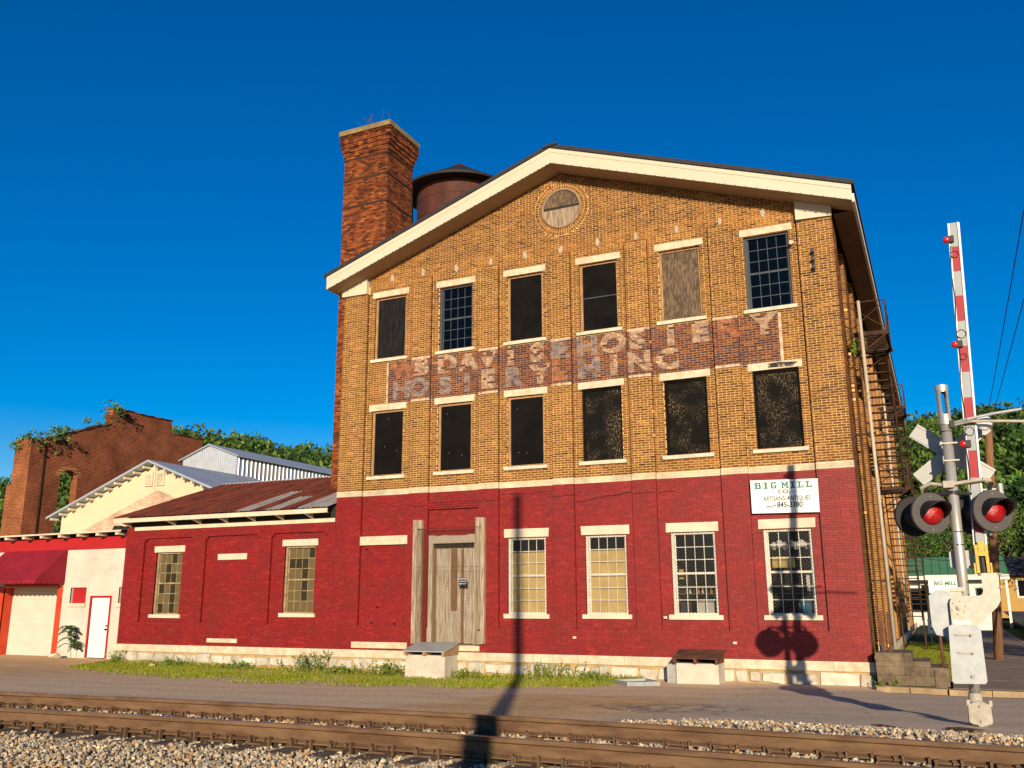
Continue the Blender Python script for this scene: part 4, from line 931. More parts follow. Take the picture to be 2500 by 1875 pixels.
# ------------------------------------------------------------------ buildings behind
gb = thing('gabled_building', 'cream gable-fronted building with grey tin roof behind the garage', 'building', (-13.7, 5.2, 0))
GP, GE, sl2 = (-13.7, 8.02), 5.80, .372
MB().prism([(-19.4, 0), (-8.0, 0), (-8.0, GE+.15), (GP[0], GP[1]-.1), (-19.4, GE+.15)], (0, 5.25, 0), (1, 0, 0), (0, 0, 1), (0, 6.2, 0)).build('wall', 'cream_wall', gb)
MB().prism([(-19.2, 4.68), (-13.45, 6.80), (-8.2, 4.86), (-8.2, 3), (-19.2, 3)], (0, 5.2, 0), (1, 0, 0), (0, 0, 1), (0, .045, 0)).build('old_brick_gable', 'pink_brick', gb)
for xe in (-19.85, -7.6):
    ze = GP[1]-sl2*abs(xe-GP[0])
    MB().prism([(GP[0], GP[1]), (xe, ze), (xe, ze+.10), (GP[0], GP[1]+.10)], (0, 4.75, 0), (1, 0, 0), (0, 0, 1), (0, 6.8, 0)).build('roof_slope', 'blue_roof', gb)
    for k in range(11):
        t = (k+.6)/11; x = GP[0]+(xe-GP[0])*t; z = GP[1]+(ze-GP[1])*t
        MB().box(x-.05, x+.05, 4.85, 5.25, z-.13, z-.03).build('rafter_tail', 'cream', gb)
for x in (-14.02, -13.32):
    v = MB().box(x-.24, x+.24, 5.17, 5.2495, 7.0, 7.62).build('vent', 'cream', gb)
    for k in range(8): MB().box(x-.17, x+.17, 5.13, 5.169, 7.08+k*.06, 7.11+k*.06).build('slat', 'cream', v)
MB().box(-13.69, -13.65, 5.2, 5.2495, 6.85, 7.9).build('seam_strip', 'cream', gb)
def rib_wall(m, a, b, z0, ztop, n, out):
    """vertical ribs along a->b, standing out along vector out"""
    a, b, out = Vector(a), Vector(b), Vector(out); q = []
    for i in range(n):
        for t, h in ((0, 0), (.3, 0), (.42, 1), (.58, 1), (.7, 0)): q.append((a.lerp(b, (i+t)/n), h))
    q.append((b, 0)); k = len(q); vs = []
    for p, h in q: vs.append((p.x+out.x*h, p.y+out.y*h, z0))
    for p, h in q: vs.append((p.x+out.x*h, p.y+out.y*h, ztop(p.x, p.y)))
    m.add(vs, [(i, i+1, k+i+1, k+i) for i in range(k-1)])
sh = thing('metal_shed', 'narrow corrugated silver metal shed with low gable roof behind the wing', 'shed', (-17, 12, 0))
m = MB(); rib_wall(m, (-18.96, 12, 0), (-15.2, 12, 0), 5, lambda x, y: 9.38+.68*(1-abs(x+17.08)/1.88), 26, (0, -.03, 0)); m.build('front_wall', 'shed_metal', sh)
m = MB(); rib_wall(m, (-15.2, 12, 0), (-15.2, 22.5, 0), 5, lambda x, y: 9.38, 32, (.045, 0, 0)); m.build('side_wall', 'shed_metal', sh)
MB().box(-18.9, -15.3, 12.1, 22.4, 0, 9.2).build('frame_core', 'galv_dull', sh)
for xe in (-19.15, -15.02): MB().prism([(-17.08, 10.08), (xe, 9.33), (xe, 9.40), (-17.08, 10.15)], (0, 11.85, 0), (1, 0, 0), (0, 0, 1), (0, 10.8, 0)).build('roof_slope', 'blue_roof', sh)

ru = thing('ruined_wall', 'roofless dark red brick ruin with an arched window opening, far left', 'ruin', (-24.5, 10, 0))
RXX = -24.0
def yz(poly, mt, x0=RXX, d=-.5, name='brick_wall'): return MB().prism(poly, (x0, 0, 0), (0, 1, 0), (0, 0, 1), (d, 0, 0)).build(name, mt, ru)
yz([(7.5, 0), (8.5, 0), (8.5, 10.65), (7.5, 10.28)], 'ruin_brick_y')
yz([(9.6, 0), (18.5, 0), (18.5, 11.88), (15.9, 11.9), (15.85, 12.6), (11.45, 12.62), (11.4, 11.7), (9.6, 11.05)], 'ruin_brick_y')
arc = [(9.05+.55*math.cos(t), 8.45+.33*math.sin(t)) for t in np.linspace(0, math.pi, 9)]
yz([(9.6, 11.05), (8.5, 10.65)]+arc[::-1], 'ruin_brick_y', name='arch_spandrel')
yz([(8.5, 0), (9.6, 0), (9.6, 4.4), (8.5, 4.4)], 'ruin_brick_y')
for i in range(13):
    t0, t1 = math.pi*(i+.06)/13, math.pi*(i+.94)/13
    yz([(9.05+a*math.cos(t), 8.45+b*math.sin(t)) for a, b, t in ((.56, .34, t0), (.80, .58, t0), (.80, .58, t1), (.56, .34, t1))], 'ruin_brick_x', RXX+.02, -.03, 'arch_brick')
MB().box(RXX-.5, RXX-.001, 9.592, 9.599, 4.4, 8.4).build('window_jamb', 'ruin_brick_x', ru)
MB().box(-25.15, RXX+.02, 6.6, 7.4, 0, 10.18).build('corner_pier', 'ruin_brick_x', ru); MB().box(RXX+.021, RXX+.024, 6.605, 7.395, 0, 10.17).build('pier_side', 'ruin_brick_y', ru)
MB().box(-25.9, -25.15, 6.9, 7.4, 0, 7.9).build('corner_pier', 'ruin_brick_x', ru)
MB().box(-24.25, RXX+.05, 7.41, 7.49, 0, 9.9).build('dark_gap_strip', 'iron', ru)  # dark upright strip filling the gap between corner pier and wall
for a, b in (((7.5, 10.30), (11.35, 11.76)), ((11.4, 12.67), (15.9, 12.65)), ((15.95, 11.95), (18.5, 11.93))):
    n = int((b[0]-a[0])/.5)
    for k in range(n):
        p = [(a[0]+(b[0]-a[0])*t, a[1]+(b[1]-a[1])*t) for t in ((k+.03)/n, (k+.97)/n)]
        MB().bar((RXX-.25, p[0][0], p[0][1]+random.uniform(-.03, .03)), (RXX-.25, p[1][0], p[1][1]+random.uniform(-.03, .03)), .62, .07).build('coping_tile', 'iron' if k % 3 else 'step_block', ru)

# ------------------------------------------------------------------ chimney
ch = thing('brick_chimney', 'tall square red brick chimney with corbelled top beside the mill', 'chimney', (-1.1, 3.4, 0))
cb_ = Bricks(); X0, X1, Y0, Y1 = -2.10, -.09, 2.5, 4.33
for (o_, u_, n_, a, b) in (((0, Y0, 0), (1, 0, 0), (0, -1, 0), X0, X1), ((X1, 0, 0), (0, 1, 0), (1, 0, 0), Y0, Y1)):
    e = (lambda z: max(0, (13-z)*.012))
    cb_.wall(o_, u_, n_, 5.0, 19.0, lambda z: [(a-(.0 if z > 13 else .0), b-(.002 if a > 1 else 0))] if a < 1 else [(a+.096, b)], lambda x, z: chimp(), .0677, .215, .009, .095, 7, .005)
for k in range(10):                      # corbel courses stepping out
    e = .042*(k//2+1) if k < 8 else .168; za = 19.0+k*.0677*1.3
    for (o_, u_, n_, a, b) in (((0, Y0-e, 0), (1, 0, 0), (0, -1, 0), X0-e, X1+e), ((X1+e, 0, 0), (0, 1, 0), (1, 0, 0), Y0-e+.096, Y1+e)):
        cb_.wall(o_, u_, n_, za, za+.088, lambda z: [(a, b)], lambda x, z: chimp()*(.75 if k > 7 else 1), .088, .215 if k < 8 else .11, .012 if k < 8 else .035, .2, 0, .006)
cb_.build(ch, 'brick', 300, (-1, -8, 20))
MB().box(X0+.012, X1-.012, Y0+.012, Y1-.002, 0, 19.05).box(X0-.04, X1+.04, Y0-.04, Y1+.04, 19.2, 19.55).box(X0-.10, X1+.10, Y0-.10, Y1+.10, 19.55, 19.98).build('core', 'chim_brick_y', ch)
MB().box(X0-.19, X1+.19, Y0-.19, Y1+.19, 19.90, 20.10).build('cap_slab', 'moss_slab', ch)
for z in (18.87, 18.0, 16.86):
    MB().box(X0-.025, X1+.025, Y0-.025, Y0-.006, z-.04, z+.04).box(X1+.006, X1+.025, Y0-.006, Y1+.02, z-.04, z+.04).box(X0-.025, X0, Y0-.006, Y1+.02, z-.04, z+.04).build('iron_band', 'iron', ch)
tw = thing('chimney_weeds', 'dry bare twigs growing from the top of the brick chimney', 'weeds', (-1, 3, 20.12)); m = MB()
for k in range(16):
    p = Vector((-1.1+rng.normal()*.35, 2.6+rng.random()*.8, 20.1)); d = Vector((rng.normal()*.35, rng.normal()*.3, 1)).normalized(); q = [p]
    for j in range(5): d = (d+Vector((rng.normal()*.25, rng.normal()*.25, .05))).normalized(); q.append(q[-1]+d*rng.uniform(.08, .2))
    m.tube(q, .006, 4)
m.build('twigs', 'bark', tw, kind='stuff')

# ------------------------------------------------------------------ water tank on its tower
wt = thing('water_tank', 'rusty round rooftop-style water tank with black conical brim behind the roof', 'water tank', (-3.5, 14.5, 0))
TC, TZ = (-3.5, 14.5), 22.75
m = MB().lathe((*TC, 0), (0, 0, 1), [(2.1, TZ-4.2), (2.22, TZ-4.1), (2.22, TZ-1.6), (2.24, TZ-1.58), (2.22, TZ-1.55), (2.22, TZ)], 48); m.build('tank_body', 'tank_rust', wt, True)
MB().lathe((*TC, 0), (0, 0, 1), [(2.0, TZ+.02), (2.9, TZ-.02), (2.92, TZ+.10), (.5, TZ+1.55), (.0, TZ+1.8)], 48).build('roof', 'tank_black', wt)
MB().lathe((*TC, 0), (0, 0, 1), [(.75, TZ+1.42), (.5, TZ+1.6), (.0, TZ+1.95)], 20).build('roof_cap', 'tank_rust', wt)
MB().lathe((*TC, 0), (0, 0, 1), [(2.6, TZ-4.3), (2.6, TZ-4.2), (.0, TZ-4.2), (0, TZ-4.3), (2.6, TZ-4.3)], 32).build('deck', 'iron', wt)
for sx_ in (-1.55, 1.55):
    for sy_ in (-1.55, 1.55): MB().bar((TC[0]+sx_*1.15, TC[1]+sy_*1.15, 0), (TC[0]+sx_, TC[1]+sy_, TZ-4.3), .2).build('leg', 'iron', wt)
for a in (200, 215): MB().cyl((TC[0]+2.5*math.cos(R(a)), TC[1]+2.5*math.sin(R(a)), 0), (TC[0]+2.5*math.cos(R(a)), TC[1]+2.5*math.sin(R(a)), TZ-.2), .05, n=8).build('pipe', 'tank_black', wt)
for z in (TZ-.75, TZ-2.4): MB().lathe((*TC, 0), (0, 0, 1), [(2.235, z), (2.25, z+.02), (2.235, z+.05)], 48).build('hoop', 'tank_rust', wt, True)

# ------------------------------------------------------------------ signs on the wall
sg = thing('wall_sign', 'white painted sign reading BIG MILL CO. high on the red wall', 'sign', (14.1, -.03, 4.2))
MB().prism([(13.25, 4.245), (14.93, 4.215), (14.945, 5.065), (13.25, 5.105)], (0, -.035, 0), (1, 0, 0), (0, 0, 1), (0, .03, 0)).build('board', 'sign_white', sg)
tl = R(-1.0)
def slab_word(word, x0, zc, h, w, gap, mt, parent, y):
    """square slab-serif capitals drawn as blocks"""
    G = {'B': [(0, 0, .34, 1), (.12, .80, .95, 1), (.12, .42, .9, .60), (.12, 0, 1, .2), (.66, .5, .95, .9), (.70, .1, 1.02, .5), (-.12, .84, .2, 1), (-.12, 0, .2, .16)], 'I': [(.30, 0, .70, 1), (.08, .82, .92, 1), (.08, 0, .92, .18)],
         'G': [(0, .08, .34, .92), (.1, .8, .95, 1), (.1, 0, .95, .2), (.66, 0, .98, .45), (.48, .36, 1.02, .52), (.7, .7, .98, 1)], 'M': [(0, 0, .26, 1), (.76, 0, 1.05, 1), (.22, .5, .42, .9), (.36, .25, .66, .62), (.6, .5, .8, .9), (-.1, .84, .2, 1), (.84, .84, 1.16, 1), (-.1, 0, .36, .16), (.66, 0, 1.16, .16)],
         'L': [(.1, 0, .45, 1), (-.08, .82, .62, 1), (-.08, 0, 1, .2), (.76, .1, 1, .42)]}
    x = x0
    for k, c in enumerate(word):
        if c == ' ': x += w*.55; continue
        m = MB(); z = zc-h/2-(x-x0)*.0175
        for j, (a, b, c2, d) in enumerate(G[c]): m.box(x+a*w, x+c2*w, y-.0002*j, y+.002, z+b*h, z+d*h)
        m.build('lettering', mt, parent); x += w+gap
slab_word('BIG MILL', 13.37, 4.955, .17, .145, .055, 'sign_green', sg, -.0375)
text('lettering', 'CO.', .135, (14.09, -.0365, 4.775), 'sign_grey', sg, (math.pi/2, tl, 0), .006, 0, 1.25)
MB().box(13.62, 13.92, -.0375, -.0355, 4.778, 4.786).build('rule', 'sign_grey', sg); MB().box(14.27, 14.57, -.0375, -.0355, 4.765, 4.773).build('rule', 'sign_grey', sg)
text('lettering', 'ARTISANS', .165, (13.83, -.0365, 4.60), 'sign_black', sg, (math.pi/2, tl, 0), .0025, 0, .74); text('lettering', 'ANTIQUES', .165, (14.45, -.0365, 4.59), 'sign_black', sg, (math.pi/2, tl, 0), .0025, 0, .74)
text('lettering', 'and', .07, (14.13, -.0365, 4.60), 'sign_red', sg, (math.pi/2, R(20), 0), 0, .3)
text('lettering', '845-3380', .20, (14.21, -.0365, 4.43), 'sign_black', sg, (math.pi/2, tl, 0), .005, .1, .84); text('lettering', 'Phone', .10, (13.74, -.0365, 4.41), 'sign_black', sg, (math.pi/2, R(14), 0), .002, .3)
MB().bar((13.66, -.0365, 4.345), (13.84, -.0365, 4.40), .002, .006).build('underline', 'sign_black', sg)
ps = thing('posted_sign', 'small black POSTED notice on the boarded double doors', 'sign', (4.76, -.16, 2.5))
MB().box(4.62, 4.90, -.168, -.160, 2.49, 2.72).build('board', 'sign_black', ps)
for k, (s_, w_) in enumerate((('POSTED', .085), ('NO TRESPASSING', .042), ('KEEP OUT', .060))): text('lettering', s_, w_*.95, (4.76, -.1695, 2.67-.07*k), 'paper', ps, depth=.0008)

# ------------------------------------------------------------------ cellar hatches, metal frame, stones
h1 = thing('cellar_hatch', 'concrete cellar hatch with a grey slab lid below the old doors', 'hatch', (3.9, -.6, -.1), 'cellar hatches along the wall')
MB().box(3.28, 4.58, -.85, -.08, -.25, .53).build('concrete_box', 'concrete', h1)
for a, b in ((3.24, 3.93), (3.945, 4.64)): MB().prism([(-.98, .625), (-.09, .83), (-.09, .86), (-.98, .655)], (a, 0, 0), (0, 1, 0), (0, 0, 1), (b-a, 0, 0)).build('lid_board', 'galv_dull', h1)
for x in (3.27, 3.90, 4.52): MB().prism([(-.95, .53), (-.09, .53), (-.09, .828), (-.95, .628)], (x, 0, 0), (0, 1, 0), (0, 0, 1), (.09, 0, 0)).build('lid_bearer', 'frame_wood', h1)
MB().box(3.36, 4.50, -.2, -.1, .53, .70).build('opening', 'interior', h1)
h2 = thing('cellar_hatch', 'concrete cellar hatch with rusty metal lid and grey side blocks below the red wall', 'hatch', (11.8, -.5, 0), 'cellar hatches along the wall')
MB().box(11.25, 12.32, -.80, -.08, -.2, .50).build('concrete_box', 'concrete', h2)
for k in range(2): MB().box(10.98, 11.23, -.70, -.08, -.2+k*.34, .135+k*.34).build('block', 'block', h2)
MB().prism([(-.92, .615), (-.09, .80), (-.09, .815), (-.92, .63)], (11.18, 0, 0), (0, 1, 0), (0, 0, 1), (1.22, 0, 0)).build('lid', 'rust', h2)
for x in (11.2, 11.72, 12.26): MB().prism([(-.88, .50), (-.09, .50), (-.09, .798), (-.88, .618)], (x, 0, 0), (0, 1, 0), (0, 0, 1), (.06, 0, 0)).build('lid_bearer', 'rust', h2)
MB().box(11.30, 12.22, -.2, -.1, .50, .66).build('opening', 'interior', h2)
fr = thing('grate_pan', 'shallow grey metal frame lying flat on the gravel by the hatch', 'metal frame', (10.2, -1.3, 0))
q = [(9.75, -1.25), (10.42, -2.15), (11.0, -1.55), (10.42, -.72)]
for a, b in zip(q, q[1:]+q[:1]):
    za, zb = float(gz(*a))+.05, float(gz(*b))+.05; MB().bar((a[0], a[1], za), (b[0], b[1], zb), .06, .10).build('rail', 'galv_dull', fr)
MB().add([(x, y, float(gz(x, y))+.045) for x, y in q], [(0, 1, 2, 3)]).build('panel', 'rust', fr)
def boulder(label, p, s_, c):
    b = MB(); v, f = SHAPES[rng.integers(len(SHAPES))]; b.col = c
    b.add([(p[0]+a*s_[0], p[1]+bb_*s_[1], p[2]+cc*s_[2]) for a, bb_, cc in v], [tuple(x) for x in f]); tag(b.build('stone', 'rock'), label, 'stone')
boulder('long pale stone lying in front of the garage door', (-11.95, -.35, .12), (.95, .45, .42), (.62, .55, .42))
boulder('small tan stone in the grass near the wing', (-6.6, -.85, -.02), (.32, .3, .28), (.58, .42, .2))

# ------------------------------------------------------------------ downspouts and fire escapes on the right-hand wall
dp = thing('downspout', 'long white downspout at the front corner of the side wall', 'downspout', (16.28, 1.8, .6), 'downspouts on the side wall')
MB().cyl((16.30, 1.8, .72), (16.22, 1.8, 10.2), .045, n=14).build('pipe', 'pipe_cream', dp, True)
for z in (2.5, 6.4): MB().box(15.76, 16.35, 1.77, 1.83, z, z+.05).build('bracket', 'iron', dp)
dup(dp, (-.1, 13.5, .1), 'white downspout on the side wall behind the fire escape stairs')
fe = thing('fire_escape', 'rusty iron fire escape stairs on the side wall near the front', 'fire escape', (16.4, 2.2, 0), 'fire escapes on the side wall')
FX0, FX1 = 15.98, 16.88
def platform(y0, y1, z):
    MB().bar((FX0-.1, y0, z), (FX1+.06, y0, z), .06, .12).bar((FX0-.1, y1, z), (FX1+.06, y1, z), .06, .12).bar((FX1, y0, z), (FX1, y1, z), .05, .12).build('platform_frame', 'iron', fe)
    n = int((y1-y0)/.16)
    for k in range(1, n): MB().box(FX0-.08, FX1, y0+k*(y1-y0)/n-.03, y0+k*(y1-y0)/n+.03, z+.02, z+.035).build('grating_bar', 'iron', fe)
    for y in (y0, y1): MB().bar((FX0-.1, y, z-.75), (FX1, y, z-.03), .035).build('brace', 'iron', fe)
    for y in (y0, (y0+y1)/2, y1): MB().bar((FX1, y, z), (FX1, y, z+.95), .035).build('rail_post', 'iron', fe)
    for h in (.5, .95): MB().bar((FX1, y0, z+h), (FX1, y1, z+h), .03).build('hand_rail', 'iron', fe)
    MB().bar((FX0-.1, y0, z+.95), (FX1, y0, z+.95), .03).build('hand_rail', 'iron', fe)
    MB().bar((FX0-.1, y0, z+.9), (FX1, y0, z+.1), .022).bar((FX0-.1, y0, z+.1), (FX1, y0, z+.9), .022).build('cross_brace', 'iron', fe)
def flight(ya, za, yb, zb, n):
    for x in (FX0+.03, FX0+.76): MB().bar((x, ya, za), (x, yb, zb), .03, .16).build('stringer', 'iron', fe)
    for k in range(n):
        t = (k+.5)/n; y, z = ya+(yb-ya)*t, za+(zb-za)*t; MB().box(FX0+.046, FX0+.745, y-.09, y+.09, z-.018, z+.018).build('tread', 'iron', fe)
    for h in (.45, .9): MB().bar((FX0+.78, ya, za+h), (FX0+.78, yb, zb+h), .03).build('hand_rail', 'iron', fe)
    for t in np.linspace(.03, .97, 9): MB().bar((FX0+.78, ya+(yb-ya)*t, za+(zb-za)*t), (FX0+.78, ya+(yb-ya)*t, za+(zb-za)*t+.9), .03).build('rail_post', 'iron', fe)
platform(2.2, 4.3, 9.33); flight(4.3, 9.30, 9.1, 5.74, 18); platform(9.1, 10.6, 5.70); flight(10.6, 5.66, 14.6, 1.25, 19)
for y in (14.3,): MB().bar((FX0+.03, y, .02), (FX0+.03, y, 1.6), .06).bar((FX1-.1, y, .02), (FX1-.1, y, 1.6), .06).build('leg', 'iron', fe)
dup(fe, (.0, 13.2, .35), 'rusty iron fire escape stairs further along the side wall')

# ------------------------------------------------------------------ concrete steps by the corner
cs = thing('concrete_steps', 'weathered concrete block steps beside the mill corner', 'steps', (16.7, -.3, .1))
k = 0
for z0_, z1_, xe in ((.12, .34, 17.50), (.345, .53, 17.50), (.535, .66, 17.13), (.665, .845, 16.75)):
    x = 15.96 + (.0 if k % 2 else .0)
    L0 = .40 if k % 2 == 0 else .62
    while x < xe-.02:
        L = min(L0, xe-x); MB().box(x+.004, x+L-.004, -.50+.003*(k % 2), .9, z0_, z1_).build('block', 'step_block', cs); x += L; L0 = .42
    k += 1
MB().box(17.2, 17.44, -.53, -.3, .1, .50).build('newel_block', 'step_block', cs)
hr = thing('stair_post', 'thin brown metal post rising from the lowest concrete step', 'post', (17.39, .1, .53)); MB().cyl((17.40, .1, .53), (17.38, .1, 1.5), .035, n=10).build('post', 'rust', hr); MB().cyl((17.40, .1, .53), (17.40, .1, .56), .07, n=12).build('foot', 'rust', hr)
for k, x in enumerate((16.13, 16.30)):
    t = thing('handrail_post', ('rusty handrail post on the top step, nearer the wall' if k == 0 else 'rusty handrail post on the top step, further from the wall'), 'post', (x, -.1, .85), 'handrail posts on the steps')
    MB().box(x-.035, x+.035, -.13, -.06, .845, 1.78-.03*k).build('post', 'rust', t); MB().box(x-.06, x+.06, -.155, -.035, .8455, .86).build('foot', 'rust', t)
tag(MB().box(16.02, 16.10, .0, .85, .85, .98).build('door_block', 'limestone'), 'pale stone block at the top of the steps against the wall', 'block')

# ------------------------------------------------------------------ crossing signal with gate
cg = thing('crossing_signal', 'railway crossing signal mast with red lights, crossbuck and raised striped gate', 'crossing signal', (17.86, -9.15, .3))
MX, MY = 17.855, -9.15
mast = MB().cyl((MX-.03, MY, .40), (MX, MY, 4.72), .074, n=24).build('mast', 'alu_paint', cg, True)
m = MB(); rp_ = .086; n = 56; z0_, z1_ = 4.72, 5.26     # top casting with an oval opening through it
zs_ = np.linspace(z0_, z1_, 41); vs = []; fs = []
for z in zs_:
    for i in range(n): vs.append((MX+rp_*math.cos(2*math.pi*i/n), MY+rp_*math.sin(2*math.pi*i/n), z))
for j in range(40):
    for i in range(n):
        a = 2*math.pi*(i+.5)/n; z = (zs_[j]+zs_[j+1])/2
        d1 = min(abs((a-R(285)+math.pi) % (2*math.pi)-math.pi), abs((a-R(105)+math.pi) % (2*math.pi)-math.pi))
        if d1 < .60 and (d1/.62)**4+((z-4.99)/.18)**4 < 1: continue
        fs.append((j*n+i, j*n+(i+1) % n, (j+1)*n+(i+1) % n, (j+1)*n+i))
m.add(vs, fs); tc_ = m.build('mast_head', 'alu_paint', cg)
md = tc_.modifiers.new('thick', 'SOLIDIFY'); md.thickness = .012
MB().cyl((MX, MY, 5.18), (MX, MY, 5.27), .094, n=24).build('cap', 'alu_paint', tc_); MB().cyl((MX, MY, 4.66), (MX, MY, 4.74), .092, n=24).build('collar', 'alu_paint', tc_)
for z in (3.05, 2.86, 4.55): MB().cyl((MX-.005, MY, z), (MX-.005, MY, z+.014), .078, n=24).build('strap', 'signal_black', cg)
# crossbuck, seen from its back
xb = MB().box(MX-.10, MX+.16, MY+.375, MY+.40, 4.05, 4.42).box(MX-.06, MX+.06, MY+.07, MY+.38, 4.10, 4.14).box(MX-.06, MX+.06, MY+.07, MY+.38, 4.33, 4.37).build('crossbuck', 'sign_back', cg)
for sgn, yy in ((1, .412), (-1, .428)):
    a = R(38)*sgn; L, w = .64, .12; c = Vector((17.90, MY+yy, 4.29)); d = Vector((math.cos(a), 0, math.sin(a))); e = Vector((-math.sin(a), 0, math.cos(a)))
    bl = MB().prism([(-L, -w), (L, -w), (L, w), (-L, w)], c, d, e, (0, .006, 0)).build('blade', 'sign_back', xb)
    for o_ in (-.092, .092): MB().bar(c-d*L+e*o_-Vector((0, .006, 0)), c+d*L+e*o_-Vector((0, .006, 0)), .010, .012, (0, 1, 0)).build('stiffener', 'galv_dull', bl)
for z in (4.36, 4.10): MB().box(MX-.085, MX+.13, MY-.082, MY+.11, z, z+.02).build('clamp', 'galv', xb)
# flashing lights
MB().tube([(17.42, MY-.02, 3.72), (17.55, MY-.05, 3.78), (17.72, MY-.10, 3.745), (MX, MY-.10, 3.755), (18.25, MY-.10, 3.80), (18.36, MY-.06, 3.78)], .028, 12).build('light_arm', 'cast_cream', cg)
MB().box(MX-.13, MX+.02, MY-.14, MY+.02, 3.70, 3.80).build('arm_clamp', 'cast_cream', cg); MB().cyl((MX-.005, MY, 3.62), (MX-.005, MY, 3.66), .082, n=24).build('strap', 'signal_black', cg)
MB().tube([(17.50, MY+.02, 3.62), (MX, MY-.05, 3.62), (18.2, MY+.02, 3.60)], .03, 8).build('junction_pipe', 'signal_black', cg)
th = R(30); NV = Vector((math.sin(th), -math.cos(th), -.04)).normalized()
def signal_light(c, nrm, front):
    c = Vector(c); nrm = Vector(nrm).normalized()
    lt = MB().lathe(c, nrm, [(.0, -.06), (.300, -.055), (.305, -.02), (.300, 0), (.178, .004), (.174, -.03)], 40).build('light', 'signal_grey' if front else 'signal_black', cg, False)
    MB().lathe(c, nrm, [(.0, -.24), (.10, -.24), (.17, -.19), (.19, -.06)], 28).build('housing', 'signal_black', lt, True)
    MB().lathe(c, nrm, [(.172, -.03), (.170, .012), (.13, .055), (.07, .078), (0, .086)], 28).build('lens', 'lens_red', lt, True)
    m = MB(); n = 26; up = Vector((0, 0, 1)); x = nrm.cross(up).normalized(); u = x.cross(nrm).normalized(); vs = []   # hood, cut back to the lower edge
    for i in range(n+1):
        a = R(-22)+R(224)*i/n; r_ = .186; L = .05+.31*max(0, math.sin((a+R(22))*180/224))**.8
        p = c+x*(r_*math.cos(a))+u*(r_*math.sin(a)); vs += [p, p+nrm*L+u*(-.02*L/.3)]
    m.add(vs, [(2*i, 2*i+2, 2*i+3, 2*i+1) for i in range(n)]); v = m.build('visor', 'signal_black', lt, True); md = v.modifiers.new('thick', 'SOLIDIFY'); md.thickness = .006
    for s_ in (-1, 1): MB().ball(c+u*(.245*s_)+nrm*.004, .009, 8, 5).build('bolt', 'galv', lt)
    return lt
for cx, cz in ((17.53, 3.335), (18.345, 3.335)):
    c = Vector((cx, MY-.14, cz)); signal_light(c, NV, True)
    signal_light(c-NV*.50+Vector((-.02, 0, -.03)), -NV, False)
    MB().cyl(c-NV*.22, c-NV*.28+Vector((0, 0, -.01)), .06, n=12).cyl(c-NV*.25+Vector((0, 0, .04)), (cx+(.03 if cx > 18 else -.02), MY-.03, 3.76), .03, n=10).build('light_bracket', 'signal_black', cg)
# gate mechanism, arm support, counterweight plate
MB().prism([(17.37, 1.72), (17.42, 1.60), (17.60, 1.56), (17.66, 1.58), (17.66, 2.20), (17.46, 2.22), (17.37, 2.14)], (0, -9.48, 0), (1, 0, 0), (0, 0, 1), (0, .5, 0)).build('gate_mechanism', 'galv_dull', cg)
MB().box(17.66, 17.80, -9.44, -9.0, 1.60, 2.24).build('mechanism_cover', 'galv', cg); MB().box(17.655, 17.84, -9.46, -8.98, 2.20, 2.26).build('mechanism_lid', 'galv', cg)
sup = [(17.633, 2.05), (17.66, 2.11), (17.733, 2.138), (18.02, 2.142), (18.058, 2.16), (18.074, 2.20), (18.073, 2.45), (18.29, 2.45), (18.28, 2.08), (18.23, 1.99), (17.963, 1.73), (17.63, 1.73)]
gsup = MB().prism(sup, (0, -9.56, 0), (1, 0, 0), (0, 0, 1), (0, .02, 0)).build('arm_support', 'galv', cg)
MB().prism([(a+.02, b) for a, b in sup], (0, -9.10, 0), (1, 0, 0), (0, 0, 1), (0, .02, 0)).build('support_plate', 'galv', gsup)
for a in range(6): MB().cyl((17.75+.09*math.cos(a*1.047+.3), -9.56, 1.98+.09*math.sin(a*1.047+.3)), (17.75+.09*math.cos(a*1.047+.3), -9.577, 1.98+.09*math.sin(a*1.047+.3)), .013, n=6).build('bolt', 'galv', gsup)
MB().cyl((17.75, -9.56, 1.98), (17.75, -9.59, 1.98), .038, n=16).cyl((17.75, -9.59, 1.98), (17.75, -9.61, 1.98), .018, n=6).build('pivot_nut', 'galv', gsup); MB().cyl((17.75, -9.54, 1.98), (17.75, -9.08, 1.98), .04, n=16).build('main_shaft', 'galv_dull', gsup)
MB().box(17.64, 17.87, -9.569, -9.5605, 1.745, 1.80).build('label_plate', 'arm_white', gsup)
for z in (2.42, 2.24): MB().box(18.05, 18.08, -9.58, -9.06, z, z+.018).box(18.285, 18.34, -9.58, -9.06, z+.005, z+.025).build('channel_flange', 'cast_cream', gsup)
pl = MB().prism([(17.584, 1.72), (17.62, 1.745), (17.95, 1.735), (17.985, 1.70), (17.99, 1.0), (17.965, .965), (17.58, .958), (17.555, .99)], (0, -9.66, 0), (1, 0, 0), (0, 0, 1), (0, .055, 0)).build('counterweight', 'galv_dull', cg)
for z in (1.61, 1.37): MB().bar((17.66, -9.668, z), (17.86, -9.668, z+.0), .02, .022).cyl((17.86, -9.66, z), (17.86, -9.70, z), .02, n=8).build('slot_bolt', 'cast_cream', pl)
MB().cyl((17.82, -9.66, 1.06), (17.82, -9.69, 1.06), .022, n=8).build('bolt', 'cast_cream', pl)
